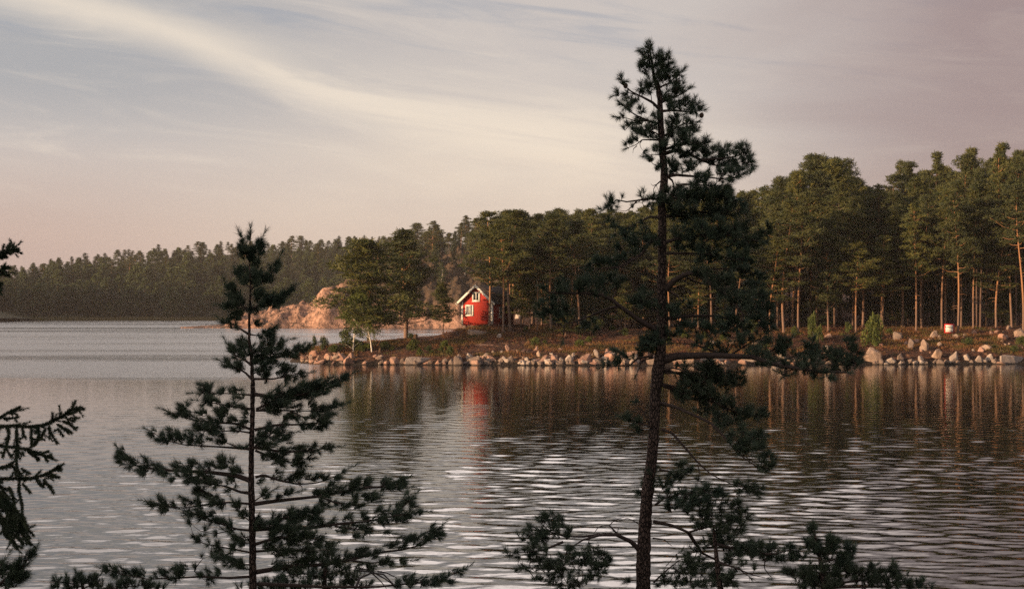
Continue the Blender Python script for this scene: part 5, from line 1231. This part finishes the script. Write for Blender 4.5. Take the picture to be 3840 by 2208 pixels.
conifer('pine_tree','heavy pine bough reaching in low from beside the tallest pine','pine',10.2,
 ([('R','330,700 350,900 380,1140')],[10,16,22]),
 [('R','350,830 480,860 600,880 700,900 800,930','560,850,60,34 650,850,50,40 600,905,60,34 700,930,60,34 740,850,34,42 500,860,60,34 650,880,60,40 760,880,30,30',.014),
  ('R','700,900 780,900 880,870 960,880','860,870,50,40 930,915,55,40 800,915,45,34 900,840,24,20 860,930,50,26 960,860,26,26',.009),
  ('R','360,960 500,1000 600,1040 700,1070','600,1000,40,24 540,960,50,24 480,1010,40,24 430,1060,60,40 380,1110,70,30 450,1120,40,24',.009),
  ('R','700,930 690,1000 740,1070 800,1070','',.006)], dict(TALL, dens=1.3), 15, None)
conifer('pine_tree','pine bough tip poking in at the lower left frame corner','pine',8.0,
 ([('N','-120,1350 -110,1450')],[30,34]),
 [('N','-110,1440 0,1420 60,1370 150,1310 215,1215','200,1235,38,42 150,1290,44,42 60,1340,70,42 80,1400,70,42 160,1360,40,30 215,1200,18,20 100,1360,50,40',.014),
  ('N','-100,1380 -20,1330 25,1270','20,1295,26,34 0,1340,40,40 30,1430,60,24 10,1270,12,16',.009)], corner_sty, 16, None)

# the spruce at the left edge: twigs set densely with short needles
SPR_STY = dict(dens=1.3, wig=.25, shoot=.07, along=.5, out=.5, up=-.05, rand=.3, twig=.0022, nn=90, nl=.013, nw=.0022, side=.9, sp=(.7, 1.3), mat='needles_spruce', deep=.6)
rg = np.random.default_rng(21)
SD = 7.3
gz = float(Hcam(np.array([-3.1]), np.array([SD]))[0])
spr = empty('spruce_tree', (-3.1, SD, gz), 'dark spruce reaching in from the left frame edge with drooping needle-clad branches', 'spruce')
b = MB(); b.tube([[-3.1, SD, gz-.3], [-3.1, SD, 6.5], [-3.08, SD, 8.4]], [.09, .06, .02], 10)
tr_ = b.build('trunk', M['bark_near'], spr, True); tr_.matrix_parent_inverse = Matrix.Translation((3.1, -SD, -gz))
SEGS = [
 ('N',[['-200,300 0,300 60,262 135,228','30,310 122,294','60,262 100,250'],
  ['-200,350 0,355 120,355 200,360 290,350 350,325 430,285 490,240 565,240','350,330 357,268','405,300 412,266','488,245 508,188','470,300 532,300','420,320 470,340 510,378','380,340 430,370 482,402','330,350 340,400 388,470','390,370 428,425','310,370 280,430 212,495','260,360 262,430 240,470','210,365 210,430 215,480','110,360 115,470 120,560','60,360 60,430 20,560','450,280 520,255','150,360 160,420 175,435','530,250 548,225','440,300 500,325 512,300'],
  ['-150,480 0,490 110,500 180,510 270,545 350,570','270,545 325,528','300,560 322,592','170,510 262,578','110,500 110,600 130,700 130,800 150,900 150,975','140,640 202,675','40,495 70,560','320,560 345,550'],
  ['-150,640 0,635 80,620 120,665','60,620 90,600','100,640 150,690'],
  ['-150,700 0,710 120,710 230,705 310,680 405,632','370,650 396,622','330,690 402,702','235,700 276,655','290,715 330,760 362,805','240,715 292,768','60,760 90,840 100,910','150,740 205,805','380,640 410,650','310,740 350,770'],
  ['-100,780 0,800 60,880 120,940 160,980','60,880 90,960','30,840 60,900'],
  ['-100,850 0,850 80,950 180,1050 208,1075','80,950 130,980 190,1030','120,990 150,1060'],
  ['-100,900 20,900 100,1020 205,1155','100,1020 160,1060','60,960 70,1040 100,1100'],
  ['-100,960 0,950 60,1060 112,1178','60,1060 110,1100 160,1150','30,1000 20,1060 50,1110'],
  ['-60,820 40,880 140,1000 200,1110','100,950 170,980','90,940 80,1010'],
  ['-100,880 -20,960 40,1060 90,1140','0,980 60,1000 120,1080','-10,900 60,930 120,1000'],
  ['-100,740 0,760 40,820 60,900','0,760 50,790','20,800 0,900']]),
 ('U',[['-200,420 0,400 60,345 165,328','60,340 96,268','20,345 36,285','100,340 142,305','70,340 70,300','0,410 50,385','110,330 160,345','0,380 45,340','60,360 100,345'],
  ['-200,520 0,520 50,500 85,495','0,540 84,568','0,480 40,490','20,530 50,560'],['-100,640 0,640 14,640','-50,620 12,632']])]
for f, groups in SEGS:
    for gi, grp_ in enumerate(groups):
        b = MB(); NB = MB(); bs = []; ds = []; Ls = []
        dz = rg.uniform(-.25, .25)
        for si, ln in enumerate(grp_):
            p2 = np.array(pts(f, ln)); seg = np.r_[0, np.cumsum(np.linalg.norm(np.diff(p2, axis=0), axis=1))]
            s_ = np.linspace(0, seg[-1], max(3, int(seg[-1]/9))); 
            dd = dz+(rg.uniform(-.10, .10) if si else 0)*np.linspace(0, 1, len(s_))
            P = W3(np.interp(s_, seg, p2[:, 0]), np.interp(s_, seg, p2[:, 1]), SD+dd+np.zeros(len(s_)))
            b.tube(P, np.linspace(.006 if si == 0 else .003, .0018, len(s_)), 5)
            v = np.diff(P, axis=0); L = np.linalg.norm(v, axis=1)
            bs += list(P[:-1]); ds += list(v/L[:, None]); Ls += list(L)
            # short side shoots
            for q in range(len(v)):
                if rg.random() < (.30 if f == 'N' and gi < 5 else .8):
                    d2 = v[q]/L[q]*.8+np.array([rg.normal()*.6, rg.normal()*.6, rg.normal()*.6-.1]); d2 /= np.linalg.norm(d2)
                    l2 = rg.uniform(.02, .07); bs.append(P[q]); ds.append(d2); Ls.append(l2)
        br = b.build('bough', M['bark_twig'], spr, True); br.matrix_parent_inverse = Matrix.Translation((3.1, -SD, -gz))
        needles(NB, np.array(bs), np.array(ds), np.array(Ls), 80, .019, .0032, rg, (.6, 1.25))
        NB.build('needles', M['needles_spruce'], br)

# pine cones and the dead branch
def cone(px, py, D, r):
    b = MB(); c_ = W3(px, py, D)
    z = np.linspace(-1, 1, 9); b.tube(np.array([[c_[0]+.1*r*q, c_[1], c_[2]+q*r*1.25] for q in z]), r*np.sqrt(np.maximum(1-z**2, .02))*np.array([1,1.08,.96,1.08,.96,1.08,.96,1.05,.9]), 9)
    return b.build('pine_cone', M['stump'], None, True)
tall_tree = [o for o in COL.objects if o.get('label', '').startswith('tallest gnarled')][0]
for (px, py) in [(2346, 322), (2631, 433), (2345, 328)][:2]:
    o = cone(px, py, 10.45, .017); o.parent = tall_tree; o.matrix_parent_inverse = Matrix.Translation(-tall_tree.location)
D = 10.0; p0 = W3(1349, 2180, D); g0 = float(Hcam(np.array([p0[0]]), np.array([D]))[0])
e = empty('dead_branch', (p0[0]-.1, D, g0), 'bare grey dead branch forking among the lower shoots beside the young straight pine', 'branch')
for ln, r in [('1120,1500 1170,1380 1250,1345 1330,1355 1400,1425', .011), ('1170,1330 1260,1340 1340,1385 1415,1440', .008), ('1290,1335 1350,1345 1425,1382', .007), ('1160,1310 1240,1330 1320,1335', .006), ('1250,1345 1310,1400 1350,1450', .006), ('1120,1500 1140,1560 1100,1900', .014)]:
    p2 = np.array(pts('M', ln)); b = MB(); b.tube(W3(p2[:, 0], p2[:, 1], np.full(len(p2), D)), np.linspace(r, r*.4, len(p2)) if r < .014 else r, 6)
    o = b.build('limb', M['dead'], e, True); o.matrix_parent_inverse = Matrix.Translation(-e.location)
